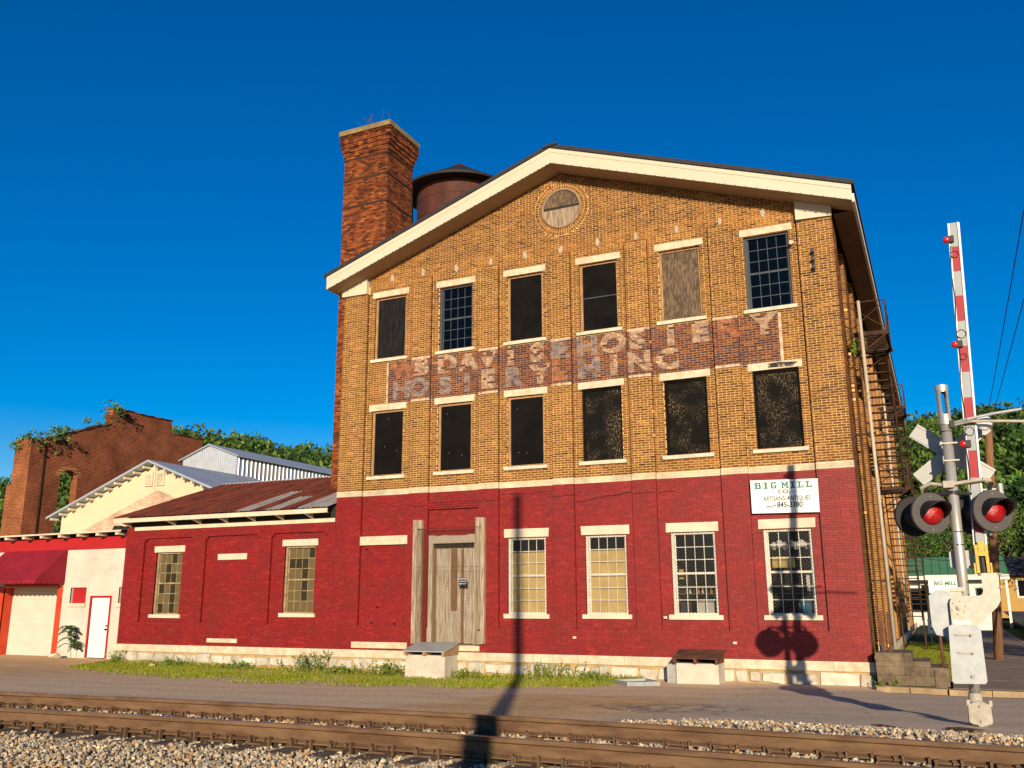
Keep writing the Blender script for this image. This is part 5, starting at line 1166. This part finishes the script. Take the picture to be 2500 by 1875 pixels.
# base casting
bp_ = [(17.735, .665), (17.728, .43), (17.765, .405), (17.83, .39), (17.875, .345), (17.915, .39), (17.985, .405), (18.02, .43), (18.015, .665), (17.975, .675), (17.93, .70), (17.875, .72), (17.82, .70), (17.78, .675)]
bs = MB().lathe((MX-.03, MY, 0), (0, 0, 1), [(.11, .30), (.12, .42), (.11, .62), (.092, .70), (.085, .80)], 20).build('base_casting', 'cast_cream', cg, True)
MB().prism(bp_, (-.012, MY-.20, 0), (1, 0, 0), (0, 0, 1), (0, .05, 0)).build('cover_plate', 'cast_cream', bs)
ins = [(17.86+(a-17.86)*.86, .53+(b-.53)*.86) for a, b in bp_]
MB().prism(ins, (-.012, MY-.207, 0), (1, 0, 0), (0, 0, 1), (0, .01, 0)).build('cover_panel', 'cast_cream', bs)
for z in (.64, .44): MB().ball((17.865, MY-.215, z), .02, 8, 5).build('bolt', 'galv', bs)
for s_ in (-1, 1): MB().cyl((17.86+s_*.14, MY-.16, .64), (17.86+s_*.14, MY-.16, .72), .03, n=8).build('bolt_lug', 'cast_cream', bs)
# arm: box section with reflective stripes
A0, A1 = Vector((18.137, -9.15, 2.78)), Vector((18.31, -9.15, 7.857)); D = (A1-A0).normalized(); LN = (A1-A0).length
arm = MB().bar(A0-Vector((.04, 0, 0)), A1-Vector((.03, 0, 0)), .10, .05, (0, 1, 0)).bar(A0+Vector((.058, .01, 0)), A1+Vector((.05, .01, 0)), .018, .10, (0, 1, 0)).bar(A0+Vector((-.098, .01, 0)), A1+Vector((-.088, .01, 0)), .016, .09, (0, 1, 0)).bar(A0, A1, .15, .03, (0, 1, 0)).build('gate_arm', 'arm_white', cg)
k = 0; t = LN; seg = .402
while t > .05:
    e = max(t-seg, 0); w0 = .118-.025*t/LN
    p, q = A0+D*(e+.002)-Vector((.015, .031, 0)), A0+D*(t-.002)-Vector((.015, .031, 0))
    MB().bar(p, q, w0, .006, (0, 1, 0)).build('stripe', 'stripe_red' if k % 2 else 'stripe_grey', arm); t = e; k += 1
for tz in (7.58, 5.88, 4.345):
    p = A0+D*((tz-A0.z)/D.z)+Vector((-.075, -.045, 0))
    lm = MB().box(p.x-.02, p.x+.05, p.y-.05, p.y+.05, p.z-.05, p.z+.05).build('lamp', 'signal_black', arm)
    MB().lathe(p+Vector((-.02, 0, 0)), (-1, -.25, 0), [(.045, 0), (.052, .02), (.050, .06), (.03, .085), (0, .092)], 16).build('lens', 'lens_lamp', lm, True)
m = MB()
for tz, r_ in ((7.33, .05), (6.04, .062), (5.68, .045), (4.53, .06)):
    c = A0+D*((tz-A0.z)/D.z)+Vector((-.03, -.045, 0)); m.tube([c+Vector((r_*math.cos(a), -.004*i % .01, r_*math.sin(a)*1.1)) for i, a in enumerate(np.linspace(0, 4.2*math.pi, 34))], .005, 5)
m.build('cable_loops', 'cable', arm)
pp = [A0+D*s_+Vector((-.085+.012*math.sin(s_*7), -.05, 0)) for s_ in np.linspace(.0, 4.7, 30)]; MB().tube(pp, .006, 5).tube([pp[0], pp[0]+Vector((.02, -.03, -.25)), pp[0]+Vector((.18, -.03, -.6))], .008, 6).build('cable', 'cable', arm)
yb = MB().box(18.04, 18.08, -9.24, -9.06, 2.46, 2.86).box(18.17, 18.21, -9.24, -9.06, 2.46, 2.86).box(18.04, 18.21, -9.25, -9.05, 2.70, 2.755).box(18.085, 18.165, -9.25, -9.06, 2.755, 2.90).build('arm_bracket', 'yellow_bracket', cg)
for x in (18.02, 18.23): MB().box(x-.012, x+.012, -9.22, -9.08, 2.44, 2.60).build('bracket_ear', 'yellow_bracket', yb)
MB().cyl((18.125, -9.16, 2.44), (18.125, -9.16, 2.70), .055, .035, 14).build('shear_sleeve', 'signal_black', yb)
# side conduit pipes, bell, small plate
MB().tube([(MX+.07, MY-.05, 4.665), (18.15, MY-.13, 4.70), (18.5, MY-.13, 4.755), (18.87, MY-.13, 4.79)], .022, 10).build('conduit', 'galv_dull', cg); MB().tube([(MX+.07, MY-.03, 4.64), (18.2, MY-.13, 4.665), (18.6, MY-.1, 4.64), (19.6, MY, 4.56)], .022, 10).build('conduit', 'cast_cream', cg)
MB().box(MX+.05, MX+.12, MY-.09, MY+.02, 4.60, 4.71).build('conduit_clamp', 'signal_black', cg)
MB().lathe((18.36, MY+.12, 4.66), (.3, -1, 0), [(0, 0), (.10, .01), (.12, .06), (.07, .09), (0, .10)], 20).build('bell', 'arm_white', cg, True); MB().cyl((MX, MY+.06, 4.66), (18.36, MY+.11, 4.66), .018, n=8).build('bell_arm', 'galv_dull', cg)
MB().prism([(17.70, 2.56), (17.73, 2.53), (18.0, 2.53), (18.03, 2.56), (18.03, 2.76), (18.0, 2.79), (17.73, 2.79), (17.70, 2.76)], (0, MY+.085, 0), (1, 0, 0), (0, 0, 1), (0, .008, 0)).build('plate_sign', 'sign_back', cg)
for a, b in (((17.05, -9.9), (17.3, -10.0)), ):
    pass
MB().cyl((MX-.03, MY, -.2), (MX-.03, MY, .34), .2, n=18).build('footing', 'step_block', cg)
tag(MB().bar((16.55, -10.35, .40), (16.95, -10.75, .40), .16, .12).build('old_tie_piece', 'tie_wood'), 'short piece of weathered timber half buried beyond the rails', 'timber')
tag(MB().bar((17.50, -10.0, .36), (17.82, -10.5, .40), .20, .14).build('old_tie_piece', 'tie_wood'), 'weathered timber stub beside the signal base', 'timber')

# ------------------------------------------------------------------ street side: utility pole, wires, shop, house
up = thing('utility_pole', 'brown wooden utility pole beside the street behind the signal', 'utility pole', (18.98, 10, .1))
MB().cyl((18.95, 10, -.1), (19.53, 10, 8.0), .15, .12, 16).build('pole', 'pole_wood', up, True)
MB().box(19.0, 19.5, 9.75, 9.85, 5.55, 5.6).cyl((19.62, 9.75, 5.35), (19.62, 9.75, 5.75), .09, n=12).build('meter', 'galv_dull', up)
MB().tube([(18.93, 9.8, 2.9), (19.08, 9.78, 1.6), (18.88, 9.78, .5)], .018, 6).build('ground_wire', 'cable', up)
for k, z in enumerate((6.2, 5.2, 4.1)): MB().cyl((19.30-.06*k, 9.85, z), (19.30-.06*k, 9.78, z), .05, n=8).build('insulator', 'galv_dull', up)
def wire(pts, label, r_=.012, n=14):
    q = []; a, b, sag = Vector(pts[0]), Vector(pts[1]), pts[2]
    for i in range(n+1): t = i/n; p = a.lerp(b, t); p.z -= sag*4*t*(1-t); q.append(p)
    tag(MB().tube(q, r_, 5).build('overhead_wire', 'cable'), label, 'wire', 'overhead wires')
wire(((19.5, 10, 8.0), (20.1, -26, 12.0), .2), 'thin overhead wire slanting up the sky from the pole, left of the pair', .011)
wire(((19.62, 10, 7.9), (20.9, -26, 12.1), .2), 'thin overhead wire slanting up the sky from the pole, right of the pair', .011)
for k, z in enumerate((4.05, 3.55, 3.25, 2.75)):
    wire(((19.25, 10, z), (44, 16, z+1.0+.2*k), .3), '%s overhead wire running right from the utility pole' % ('highest', 'second highest', 'third highest', 'lowest')[k], .012)
wire(((19.25, 10, 3.4), (16.0, 34, 4.4), .2), 'overhead wire running from the utility pole back along the mill', .012)

sp_ = thing('shop_building', 'small white shop with green metal roof beyond the mill lawn', 'building', (18, 41, 0))
MB().box(15.2, 20.6, 40.5, 46, 0, 3.3).build('wall', 'shop_white', sp_)
m = MB(); rib_wall(m, (14.8, 0, 0), (21.2, 0, 0), 0, lambda x, y: 1, 16, (0, 0, 0))
for k in range(14):
    xa = 14.7+k*.47; MB().prism([(39.6, 3.35), (43, 4.55), (43, 4.60), (39.6, 3.40)], (xa, 0, 0), (0, 1, 0), (0, 0, 1), (.455, 0, 0)).build('roof_panel', 'green_roof', sp_)
    MB().prism([(39.6, 3.40), (43, 4.60), (43, 4.64), (39.6, 3.44)], (xa+.455, 0, 0), (0, 1, 0), (0, 0, 1), (.02, 0, 0)).build('roof_seam', 'green_roof', sp_)
MB().prism([(43.0, 4.55), (46.4, 3.35), (46.4, 3.40), (43.0, 4.60)], (14.7, 0, 0), (0, 1, 0), (0, 0, 1), (6.6, 0, 0)).build('roof_back', 'green_roof', sp_)
MB().box(14.7, 21.3, 39.55, 39.62, 3.08, 3.38).build('fascia', 'shop_white', sp_)
for x in (14.9, 16.9, 18.9, 21.1): MB().box(x-.07, x+.07, 39.7, 39.84, .2, 3.08).build('porch_post', 'shop_white', sp_)
for x in (15.6, 17.6, 19.4): 
    wv = MB().box(x, x+1.0, 40.44, 40.49, 1.1, 2.6).build('window', 'dark_sash', sp_); MB().box(x+.07, x+.93, 40.42, 40.438, 1.17, 2.53).build('pane', 'glass_dark', wv)
ss = thing('shop_sign', 'white BIG MILL sign hanging under the green porch roof', 'sign', (17.7, 39.4, 2.4)); MB().box(16.75, 18.65, 39.44, 39.5, 2.28, 3.06).build('board', 'sign_white', ss)
text('lettering', 'BIG MILL', .34, (17.7, 39.432, 2.86), 'sign_green', ss, bold=.012); text('lettering', 'CO.', .2, (17.7, 39.432, 2.62), 'sign_grey', ss); text('lettering', 'ARTISANS ANTIQUES', .13, (17.7, 39.432, 2.43), 'sign_grey', ss)
ls = thing('lawn_sign', 'small white board sign on thin legs standing on the lawn', 'sign', (17.2, 20, .15))
MB().box(16.8, 17.6, 19.95, 20.0, .55, 1.15).build('board', 'sign_white', ls)
for x in (16.9, 17.5): MB().box(x-.02, x+.02, 20.0, 20.04, .1, 1.2).build('leg', 'galv_dull', ls)
MB().box(16.9, 17.5, 19.945, 19.949, .95, 1.05).box(16.9, 17.3, 19.945, 19.949, .70, .78).build('print', 'sign_green', ls)
yh = thing('yellow_house', 'yellow house with white garage panels across the street', 'house', (26, 60, 1))
MB().box(21.5, 33, 62, 70, .3, 3.7).build('wall', 'yellow_wall', yh); MB().prism([(61.4, 3.65), (66, 5.4), (70.6, 3.65)], (21, 0, 0), (0, 1, 0), (0, 0, 1), (12.6, 0, 0)).build('roof', 'shingle', yh)
for x in (23.0, 26.0, 29.0):
    g_ = MB().box(x, x+1.6, 61.94, 61.99, 1.9, 3.4).build('window', 'shop_white', yh); MB().box(x+.15, x+.7, 61.92, 61.938, 2.05, 3.3).build('pane', 'glass_dark', g_); MB().box(x+.9, x+1.45, 61.92, 61.938, 2.05, 3.3).build('pane', 'glass_dark', g_)

# posts that throw the long shadows from behind the viewer
bp2 = thing('shadow_pole', 'wooden utility pole behind the viewer throwing a long shadow over the rails and wall', 'utility pole', (18.1, -27, .4))
MB().cyl((18.16, -27.0, .2), (18.16, -27.0, 12.05), .175, .115, 18).build('pole', 'pole_wood', bp2, True)

# ------------------------------------------------------------------ things seen behind the ground-floor panes
def item(name, label, cat, bld): return tag(bld, label, cat)
for xw, tagw in ((XC[4], 'window left of the wall sign'), (XC[5], 'window below the wall sign')):
    sf = thing('display_shelf', 'wooden display shelf inside the %s' % tagw, 'shelf', (xw, .6, 1.0))
    for z in (1.66, 2.22, 2.42): MB().box(xw-.62, xw+.62, .45, .72, z-.02, z).build('board', 'shelf', sf)
    for x in (xw-.6, xw+.6): MB().box(x-.02, x+.02, .45, .72, 1.0, 2.42).build('upright', 'shelf', sf)
for k in range(9):
    x = XC[4]-.48+k*.115; m = MB(); h = rng.uniform(.10, .16); m.lathe((x, .55, 2.222), (0, 0, 1), [(0, 0), (.035, 0), (.035, h*.6), (.014, h*.75), (.014, h), (0, h)], 10)
    tag(m.build('bottle', ['dark_stuff', 'orange_stuff', 'white_stuff'][k % 3]), '%s bottle from the left on the shelf in the window left of the wall sign' % ORD[k], 'bottle', 'bottles on the window shelf')
def carton(x0, x1, y0, y1, z0, z1, mt, label, cat='box'):
    o = MB().box(x0, x1, y0, y1, z0, z1); tag(o.build('carton' if cat == 'box' else cat.replace(' ', '_'), mt), label, cat)
x = XC[4]; carton(x-.50, x-.22, .46, .60, 1.662, 2.0, 'dark_stuff', 'dark box low at the left in the window left of the wall sign')
carton(x-.04, x+.40, .46, .58, 1.662, 2.02, 'white_stuff', 'white box low at the right in the window left of the wall sign')
carton(x-.52, x-.40, .5, .6, 2.60, 2.86, 'yellow_stuff', 'yellow hanging pouch in the window left of the wall sign', 'pouch')
x = XC[5]; carton(x-.48, x+.08, .44, .48, 2.86, 3.14, 'yellow_stuff', 'yellow printed panel in the window below the wall sign', 'panel')
carton(x+.10, x+.42, .46, .6, 1.662, 2.06, 'blue_box', 'blue box low in the window below the wall sign')
carton(x+.34, x+.52, .44, .5, 2.25, 2.72, 'white_stuff', 'white sheet at the right in the window below the wall sign', 'sheet')
for k in range(7):
    m = MB().ball((x-.42+.14*k, .52, 3.42+.05*(k % 2)), .09, 9, 6, (1, .7, 1.2)); tag(m.build('ornament', 'white_stuff'), '%s pale ornament from the left hanging in the window below the wall sign' % ORD[k], 'ornament', 'ornaments in the window')
MB().box(x-.5, x+.5, .5, .54, 3.55, 3.57)

# string of clips under the barge boards
st_ = thing('string_lights', 'string of small clip lights along the gable barge boards', 'string lights', (7.96, -.68, 15.1)); mc = MB(); mw = MB()
for xe in (-.29, 16.45):
    n = 30; zb = 15.13-.3455*abs(xe-7.96)
    for k in range(n):
        t = (k+.5)/n; x, z = 7.96+(xe-7.96)*t, 15.13+(zb-15.13)*t; mc.box(x-.014, x+.014, -.685, -.66, z-.035, z+.012)
    q = [(7.96+(xe-7.96)*i/60, -.672, 15.13+(zb-15.13)*i/60-.008-.018*abs(math.sin(i*math.pi/2))) for i in range(61)]; mw.tube(q, .006, 4)
mc.build('bulbs', 'dark_sash', st_, kind='stuff'); mw.build('wire', 'cable', st_)
wl_ = thing('wall_light', 'small white floodlight beside the top right window', 'light', (14.78, .05, 11.55)); MB().lathe((14.80, .02, 11.56), (-.4, -1, -.3), [(0, 0), (.045, .01), (.06, .10), (0, .10)], 12).build('head', 'white_sash', wl_); MB().cyl((14.80, .1, 11.56), (14.80, 0, 11.57), .02, n=8).build('arm', 'iron', wl_)
isl = thing('insulator_rack', 'old iron insulator rack bolted high on the right corner', 'insulator rack', (15.3, -.05, 10.9)); MB().box(15.28, 15.33, -.06, .0, 10.62, 11.28).build('bar', 'iron', isl)
for z in (10.72, 10.95, 11.18): MB().lathe((15.305, -.06, z), (0, -1, 0), [(0, .0), (.05, .01), (.03, .05), (.05, .09), (0, .11)], 10).build('insulator', 'dark_sash', isl)

# ------------------------------------------------------------------ vegetation
def leaf_cards(P, N, size, cols, jitter=.9, aspect=.6):
    """one small folded card per point; N = preferred facing"""
    n = len(P); nr = N+rng.normal(size=(n, 3))*jitter; nr /= np.linalg.norm(nr, axis=1)[:, None]+1e-9
    t = rng.normal(size=(n, 3)); t -= (t*nr).sum(1)[:, None]*nr; t /= np.linalg.norm(t, axis=1)[:, None]+1e-9; b = np.cross(nr, t)
    s_ = np.asarray(size)[:, None]; a = t*s_; c = b*s_*aspect
    V = np.stack([P-a, P-c+nr*s_*.08, P+a, P+c+nr*s_*.08], 1).reshape(-1, 3); Fq = np.arange(n*4).reshape(n, 4)
    return V, Fq, cols
def blob_points(c, r, n, shell=.55):
    d = rng.normal(size=(n, 3)); d /= np.linalg.norm(d, axis=1)[:, None]; q = shell+(1-shell)*rng.random(n)**.5
    return np.asarray(c)+d*np.asarray(r)*q[:, None], d
GREEN = 1.35*np.array([(.050, .095, .014), (.065, .125, .020), (.030, .068, .014), (.090, .150, .026), (.020, .048, .012)])
def crown_points(c, R_, H, nb, npb, size, tint=1.0, pal=GREEN):
    Ps, Ns, Ss, Cs = [], [], [], []
    for k in range(nb):
        d = rng.normal(size=3); d /= np.linalg.norm(d); d[2] = abs(d[2])*.9-.25
        cc = np.asarray(c)+d*np.array((R_*.62, R_*.62, H*.42))*rng.uniform(.6, 1.05); rr_ = R_*rng.uniform(.34, .52)
        p, n = blob_points(cc, (rr_, rr_, rr_*.8), npb); n = n+np.array((0, 0, .35))
        Ps.append(p); Ns.append(n); Ss.append(rng.uniform(.7, 1.3, npb)*size); base = pal[rng.integers(len(pal))]*rng.uniform(.8, 1.2)*tint
        Cs.append(base*rng.uniform(.7, 1.35, (npb, 1)))
    return leaf_cards(np.concatenate(Ps), np.concatenate(Ns), np.concatenate(Ss), np.concatenate(Cs))
def join_cards(L):
    V, F_, C, o = [], [], [], 0
    for v, f, c in L: V.append(v); F_.append(f+o); C.append(c); o += len(v)
    return np.concatenate(V), np.concatenate(F_), np.concatenate(C)
# wood on the hillside: one mass of crowns
PROT = [crown_points((0, 0, 0), 1.0, 1.5, 13, 34, .085) for _ in range(7)]
L = []
for a0, a1, n in ((R(-60), R(-32), 420), (R(-6), R(11), 260)):
    for k in range(n):
        a = rng.uniform(a0, a1); d = 96+120*rng.random()**.8; x = 17+d*math.sin(a); y = -24+d*math.cos(a)
        s_ = rng.uniform(3.2, 5.6); z = float(hill_h(x, y))+s_*1.15
        v, f, c = PROT[rng.integers(7)]; t = rng.uniform(0, 6.28); M = np.array(((math.cos(t), -math.sin(t), 0), (math.sin(t), math.cos(t), 0), (0, 0, rng.uniform(.9, 1.3))))
        L.append(((v @ M.T)*s_+np.array((x, y, z)), f, c*rng.uniform(.65, 1.25)*np.array((rng.uniform(.8, 1.3), 1, rng.uniform(.8, 1.1)))))
V, F_, C = join_cards(L); fo = link('forest', np_mesh('forest', V, F_, C), 'leaf', None, 'stuff'); fo['label'] = 'dense green woods covering the hillside behind the town'; fo['category'] = 'woods'
def tree(name, label, x, y, h, r_, seed, dens=26, tint=1., group=None, leaf=.16):
    z = float(gz(x, y)+hill_h(x, y)); t = thing(name, label, 'tree', (x, y, z), group); m = MB()
    m.cyl((x, y, z-.2), (x+.1, y, z+h*.45), r_*.07, r_*.045, 9)
    for k in range(7):
        a = k*2.4+seed; e = Vector((x+math.cos(a)*r_*.6, y+math.sin(a)*r_*.6, z+h*rng.uniform(.5, .85))); s0 = Vector((x+.05, y, z+h*rng.uniform(.25, .45))); mid = s0.lerp(e, .5)+Vector((0, 0, -.1*r_)); m.cyl(s0, mid, r_*.03, r_*.022, 6).cyl(mid, e, r_*.022, r_*.008, 6)
    m.build('trunk', 'bark', t); v, f, c = crown_points((x, y, z+h*.62), r_, h*.75, dens, 130, leaf, tint); link('crown', np_mesh('crown', v, f, c), 'leaf', t)
TR = [(15.2, 60, 9, 3.6, 'bright green tree rising behind the green-roofed shop'), (19.6, 66, 11, 4.2, 'dark green tree right behind the green roof'), (22.5, 74, 12, 4.8, 'leafy tree between the shop and the yellow house'),
      (27, 58, 9, 3.6, 'tree standing in front of the yellow house'), (31, 78, 13, 5, 'tall tree rising behind the yellow house'), (12.5, 72, 12, 4.6, 'tree showing just past the end of the side wall')]
for k, (x, y, h, r_, lb) in enumerate(TR): tree('tree', lb, x, y, h, r_, k, 24, 1.35, 'trees behind the street', .095)
tree('tree', 'roadside tree right of the crossing whose shadow falls on the pavement', 27.5, -4.5, 10.5, 3.6, 9, 26, 1.0); tree('tree', 'second roadside tree further right of the crossing', 33, 2, 11, 4.2, 4, 26, 1.0)
# ivy on the ruin
def ivy(label, c, r_, n, size=.075):
    """trailing strands over a wall top: leaves strung along wandering stems"""
    t = thing('ivy', label, 'ivy', (c[0], c[1], c[2]-r_[2]), 'ivy on the ruined wall'); m = MB(); Ps = []
    for k in range(max(5, n//24)):
        p = Vector((c[0]+rng.uniform(-.6, .9)*r_[0], c[1]+rng.uniform(-1, 1)*r_[1], c[2]+rng.uniform(.0, .9)*r_[2])); d = Vector((.25, rng.normal()*.5, rng.choice((.5, -.9)))).normalized(); q = [p]
        for j in range(rng.integers(5, 11)):
            d = (d+Vector((rng.normal()*.25, rng.normal()*.4, -.28))).normalized(); q.append(q[-1]+d*r_[2]*.12)
            for _ in range(3): Ps.append(np.array(q[-1])+rng.normal(size=3)*(.09, .11, .09))
        m.tube(q, .010, 4)
    m.build('stems', 'bark', t, kind='stuff'); P_ = np.array(Ps); n_ = len(P_)
    v, f, cc = leaf_cards(P_, np.tile((.6, -.6, .4), (n_, 1)), rng.uniform(.5, 1.4, n_)*size, GREEN[rng.integers(5, size=n_)]*rng.uniform(.8, 1.9, (n_, 1)), .7); link('leaves', np_mesh('leaves', v, f, cc), 'leaf', t)
ivy('ivy clump on the tall step of the ruined wall', (-24.0, 11.55, 12.2), (.5, .5, .85), 260); ivy('ivy hanging over the corner pier of the ruin, left side', (-24.9, 6.7, 9.85), (.45, .35, .55), 170)
ivy('ivy hanging between the corner pier and the wall of the ruin', (-24.0, 7.35, 9.95), (.45, .85, .75), 330); ivy('small ivy tuft on the sloping top of the ruined wall, lower one', (-24.1, 8.6, 10.85), (.35, .6, .25), 110); ivy('small ivy tuft on the sloping top of the ruined wall, upper one', (-24.1, 10.4, 11.6), (.35, .7, .22), 120)
# weeds and plants at the foot of the wall
def weed(label, x, y, h, w, n, size, tint=(1., 1., 1.), leafy=True):
    z = float(gz(x, y)); t = thing('weed', label, 'weed', (x, y, z), 'weeds along the wall'); m = MB(); Ps, Ns = [], []
    n = int(n*2.6)
    for k in range(max(5, n//9)):
        a = rng.uniform(0, 6.28); q = [Vector((x+rng.normal()*w*.35, y+rng.normal()*w*.25, z-.02))]; d = Vector((math.cos(a)*.35, math.sin(a)*.3, 1)).normalized(); hh = h*rng.uniform(.55, 1.)
        for j in range(4): d = (d+Vector((rng.normal()*.12, rng.normal()*.12, -.02))).normalized(); q.append(q[-1]+d*hh/4)
        m.tube(q, .005, 4)
        for _ in range(9): tt = rng.uniform(.15, 1.)*4; i = min(3, int(tt)); p = q[i].lerp(q[i+1], tt-i); Ps.append(np.array(p)+rng.normal(size=3)*size*.5); Ns.append((rng.normal()*.5, -.4, .8))
    m.build('stems', 'weed_stem', t, kind='stuff'); n_ = len(Ps); v, f, c = leaf_cards(np.array(Ps), np.array(Ns), rng.uniform(.6, 1.3, n_)*size, WEEDC[rng.integers(len(WEEDC), size=n_)]*np.array(tint)*rng.uniform(.8, 1.3, (n_, 1)), .7, .45); link('leaves', np_mesh('leaves', v, f, c), 'leaf', t)
mat('weed_stem', (.16, .20, .04), .8); WEEDC = np.array([(.11, .20, .022), (.16, .25, .03), (.08, .15, .018), (.24, .27, .045)])
weed('tall leafy weed at the joint of the wing and the mill', -.55, -.35, .75, .9, 150, .05); weed('bushy weed left of the grey-lidded cellar hatch', 2.5, -.5, .5, .9, 140, .05, (1.2, 1.1, 1.)); weed('low leafy weed below the bricked-up bay', .9, -.6, .32, .9, 110, .05, (1.25, 1.1, 1.))
weed('low weed spreading under the wing near its middle', -3.3, -.45, .32, 1.0, 110, .045, (.8, 1., 1.)); weed('leafy weed at the foot of the wing near its left window', -6.0, -.45, .36, .9, 110, .045, (.8, 1., 1.)); weed('weed tuft at the left corner of the wing', -8.9, -.3, .5, .5, 80, .04, (1.2, 1.1, 1.))
weed('yellow-green weed right of the grey-lidded hatch', 5.3, -.6, .32, .9, 110, .045, (1.4, 1.15, 1.)); weed('tall feathery weed under the third window', 7.6, -.5, .6, 1.0, 130, .04, (1.6, 1.3, 1.2)); weed('weed patch left of the rusty-lidded hatch', 8.9, -.5, .3, .8, 90, .04, (1.5, 1.25, 1.1))
weed('small weed at the foot of the concrete steps', 16.2, -.75, .3, .35, 50, .03)
# mimosa sapling in front of the garage
sa = thing('sapling', 'young feathery sapling with drooping fronds beside the white door', 'sapling', (-11.35, -.12, .04)); m = MB(); Vv = []
st0 = [Vector((-11.33, -.12, .0)), Vector((-11.38, -.13, .45)), Vector((-11.48, -.15, .85)), Vector((-11.55, -.16, 1.15))]; m.tube(st0, .012, 6)
LP, LN_ = [], []
for k in range(26):
    t = rng.uniform(.25, 1.)*3; i = min(2, int(t)); p0 = st0[i].lerp(st0[i+1], t-i); a = rng.uniform(0, 6.28); Lf = rng.uniform(.28, .5); q = []
    for j in range(9): u = j/8; q.append(p0+Vector((math.cos(a)*Lf*u, math.sin(a)*Lf*u*.8, .28*Lf*u*2-.75*Lf*u*u)))
    m.tube(q, .004, 4)
    for j in range(1, 9):
        for s_ in (-1, 1):
            for e in (.02, .05): LP.append(np.array(q[j])+np.array((-math.sin(a), math.cos(a), 0))*s_*e); LN_.append((0, -.3, 1))
m.build('stem', 'weed_stem', sa); n_ = len(LP); v, f, c = leaf_cards(np.array(LP), np.array(LN_), np.full(n_, .052), np.array((.05, .10, .018))*rng.uniform(.6, 1.5, (n_, 1)), .5, .45); link('leaves', np_mesh('leaves', v, f, c), 'leaf', sa)
fn = thing('wall_fern', 'small green plant sprouting from the side wall by the top landing', 'plant', (15.92, 2.3, 8.8)); p, nn = blob_points((16.0, 2.25, 9.0), (.12, .12, .28), 60, .2); v, f, c = leaf_cards(p, nn+np.array((.5, -.5, .3)), np.full(60, .055), np.array((.14, .26, .03))*rng.uniform(.7, 1.4, (60, 1)), .5); link('leaves', np_mesh('leaves', v, f, c), 'leaf', fn); MB().tube([(15.86, 2.3, 8.75), (16.0, 2.25, 9.2)], .008, 5).build('stem', 'weed_stem', fn)
# grass along the wall and on the lawn
GLOW = ([-9.4, -8.4, -5, -1.4, 2.3, 4.3, 8.0, 9.3, 10.2], [-.7, -2.6, -4.6, -5.9, -6.3, -5.5, -5.6, -4.4, -.6])
def grass_blades(P, h, cols):
    n = len(P); a = rng.uniform(0, 6.28, n); w = .006+.006*rng.random(n); t = np.stack([np.cos(a), np.sin(a), np.zeros(n)], 1); ln = np.stack([rng.normal(size=n)*.35, rng.normal(size=n)*.35, np.ones(n)], 1)*h[:, None]
    V = np.stack([P-t*w[:, None], P+t*w[:, None], P+ln*.55+t*w[:, None]*.8, P+ln*.55-t*w[:, None]*.8, P+ln+np.stack([rng.normal(size=n), rng.normal(size=n), np.zeros(n)], 1)*h[:, None]*.2], 1).reshape(-1, 3); b = np.arange(n)[:, None]*5
    F3 = np.concatenate([b+np.array([[0, 1, 2]]), b+np.array([[0, 2, 3]]), b+np.array([[3, 2, 4]])], 1).reshape(-1, 3)
    return V, F3, np.repeat(cols, 3, 0)
P = []; H = []
def dens(x, y): return .5+.5*math.sin(x*1.3+1.7*math.sin(y*1.1))*math.cos(y*1.9+x*.4)
while len(P) < 30000:
    x = rng.uniform(-9.3, 10.2); lo = np.interp(x, *GLOW)+.35*math.sin(x*2.3)+.2*math.sin(x*5.7); y = -.1-abs(lo+.1)*rng.random()**1.0
    e = (y-lo)/(abs(lo)+.1)
    if rng.random() > min(1, .15+e*2.2)*(.35+.65*dens(x, y)): continue
    near = max(0, 1+y/.9); P.append((x, y, float(gz(x, y))-.01)); H.append(rng.uniform(.03, .075)*(1+.6*dens(x*1.7, y))+near*rng.uniform(0, .20)*(1.3 if 6.2 < x < 9.3 or -7.5 < x < -4 else .7))
GC = np.array([(.24, .30, .020), (.30, .33, .028), (.13, .20, .016), (.40, .36, .06), (.26, .31, .020)])
n_ = len(P); v, f, c = grass_blades(np.array(P), np.array(H), GC[rng.integers(5, size=n_)]*rng.uniform(.75, 1.25, (n_, 1))); o = link('grass', np_mesh('grass', v, f, c), 'grass', None, 'stuff'); o['label'] = 'patchy yellow-green grass growing along the foot of the wall'; o['category'] = 'grass'
P = np.stack([rng.uniform(16.05, 17.55, 16000), 1.2+18*rng.random(16000)**1.6, np.zeros(16000)], 1); P[:, 2] = .05+(P[:, 1]-1.2)*.25/38.8; n_ = len(P)
v, f, c = grass_blades(P, rng.uniform(.04, .10, n_), GC[rng.integers(5, size=n_)]*rng.uniform(.7, 1.1, (n_, 1))); o = link('lawn_grass', np_mesh('lawn_grass', v, f, c), 'grass', None, 'stuff'); o['label'] = 'short green grass on the strip beside the side wall'; o['category'] = 'grass'
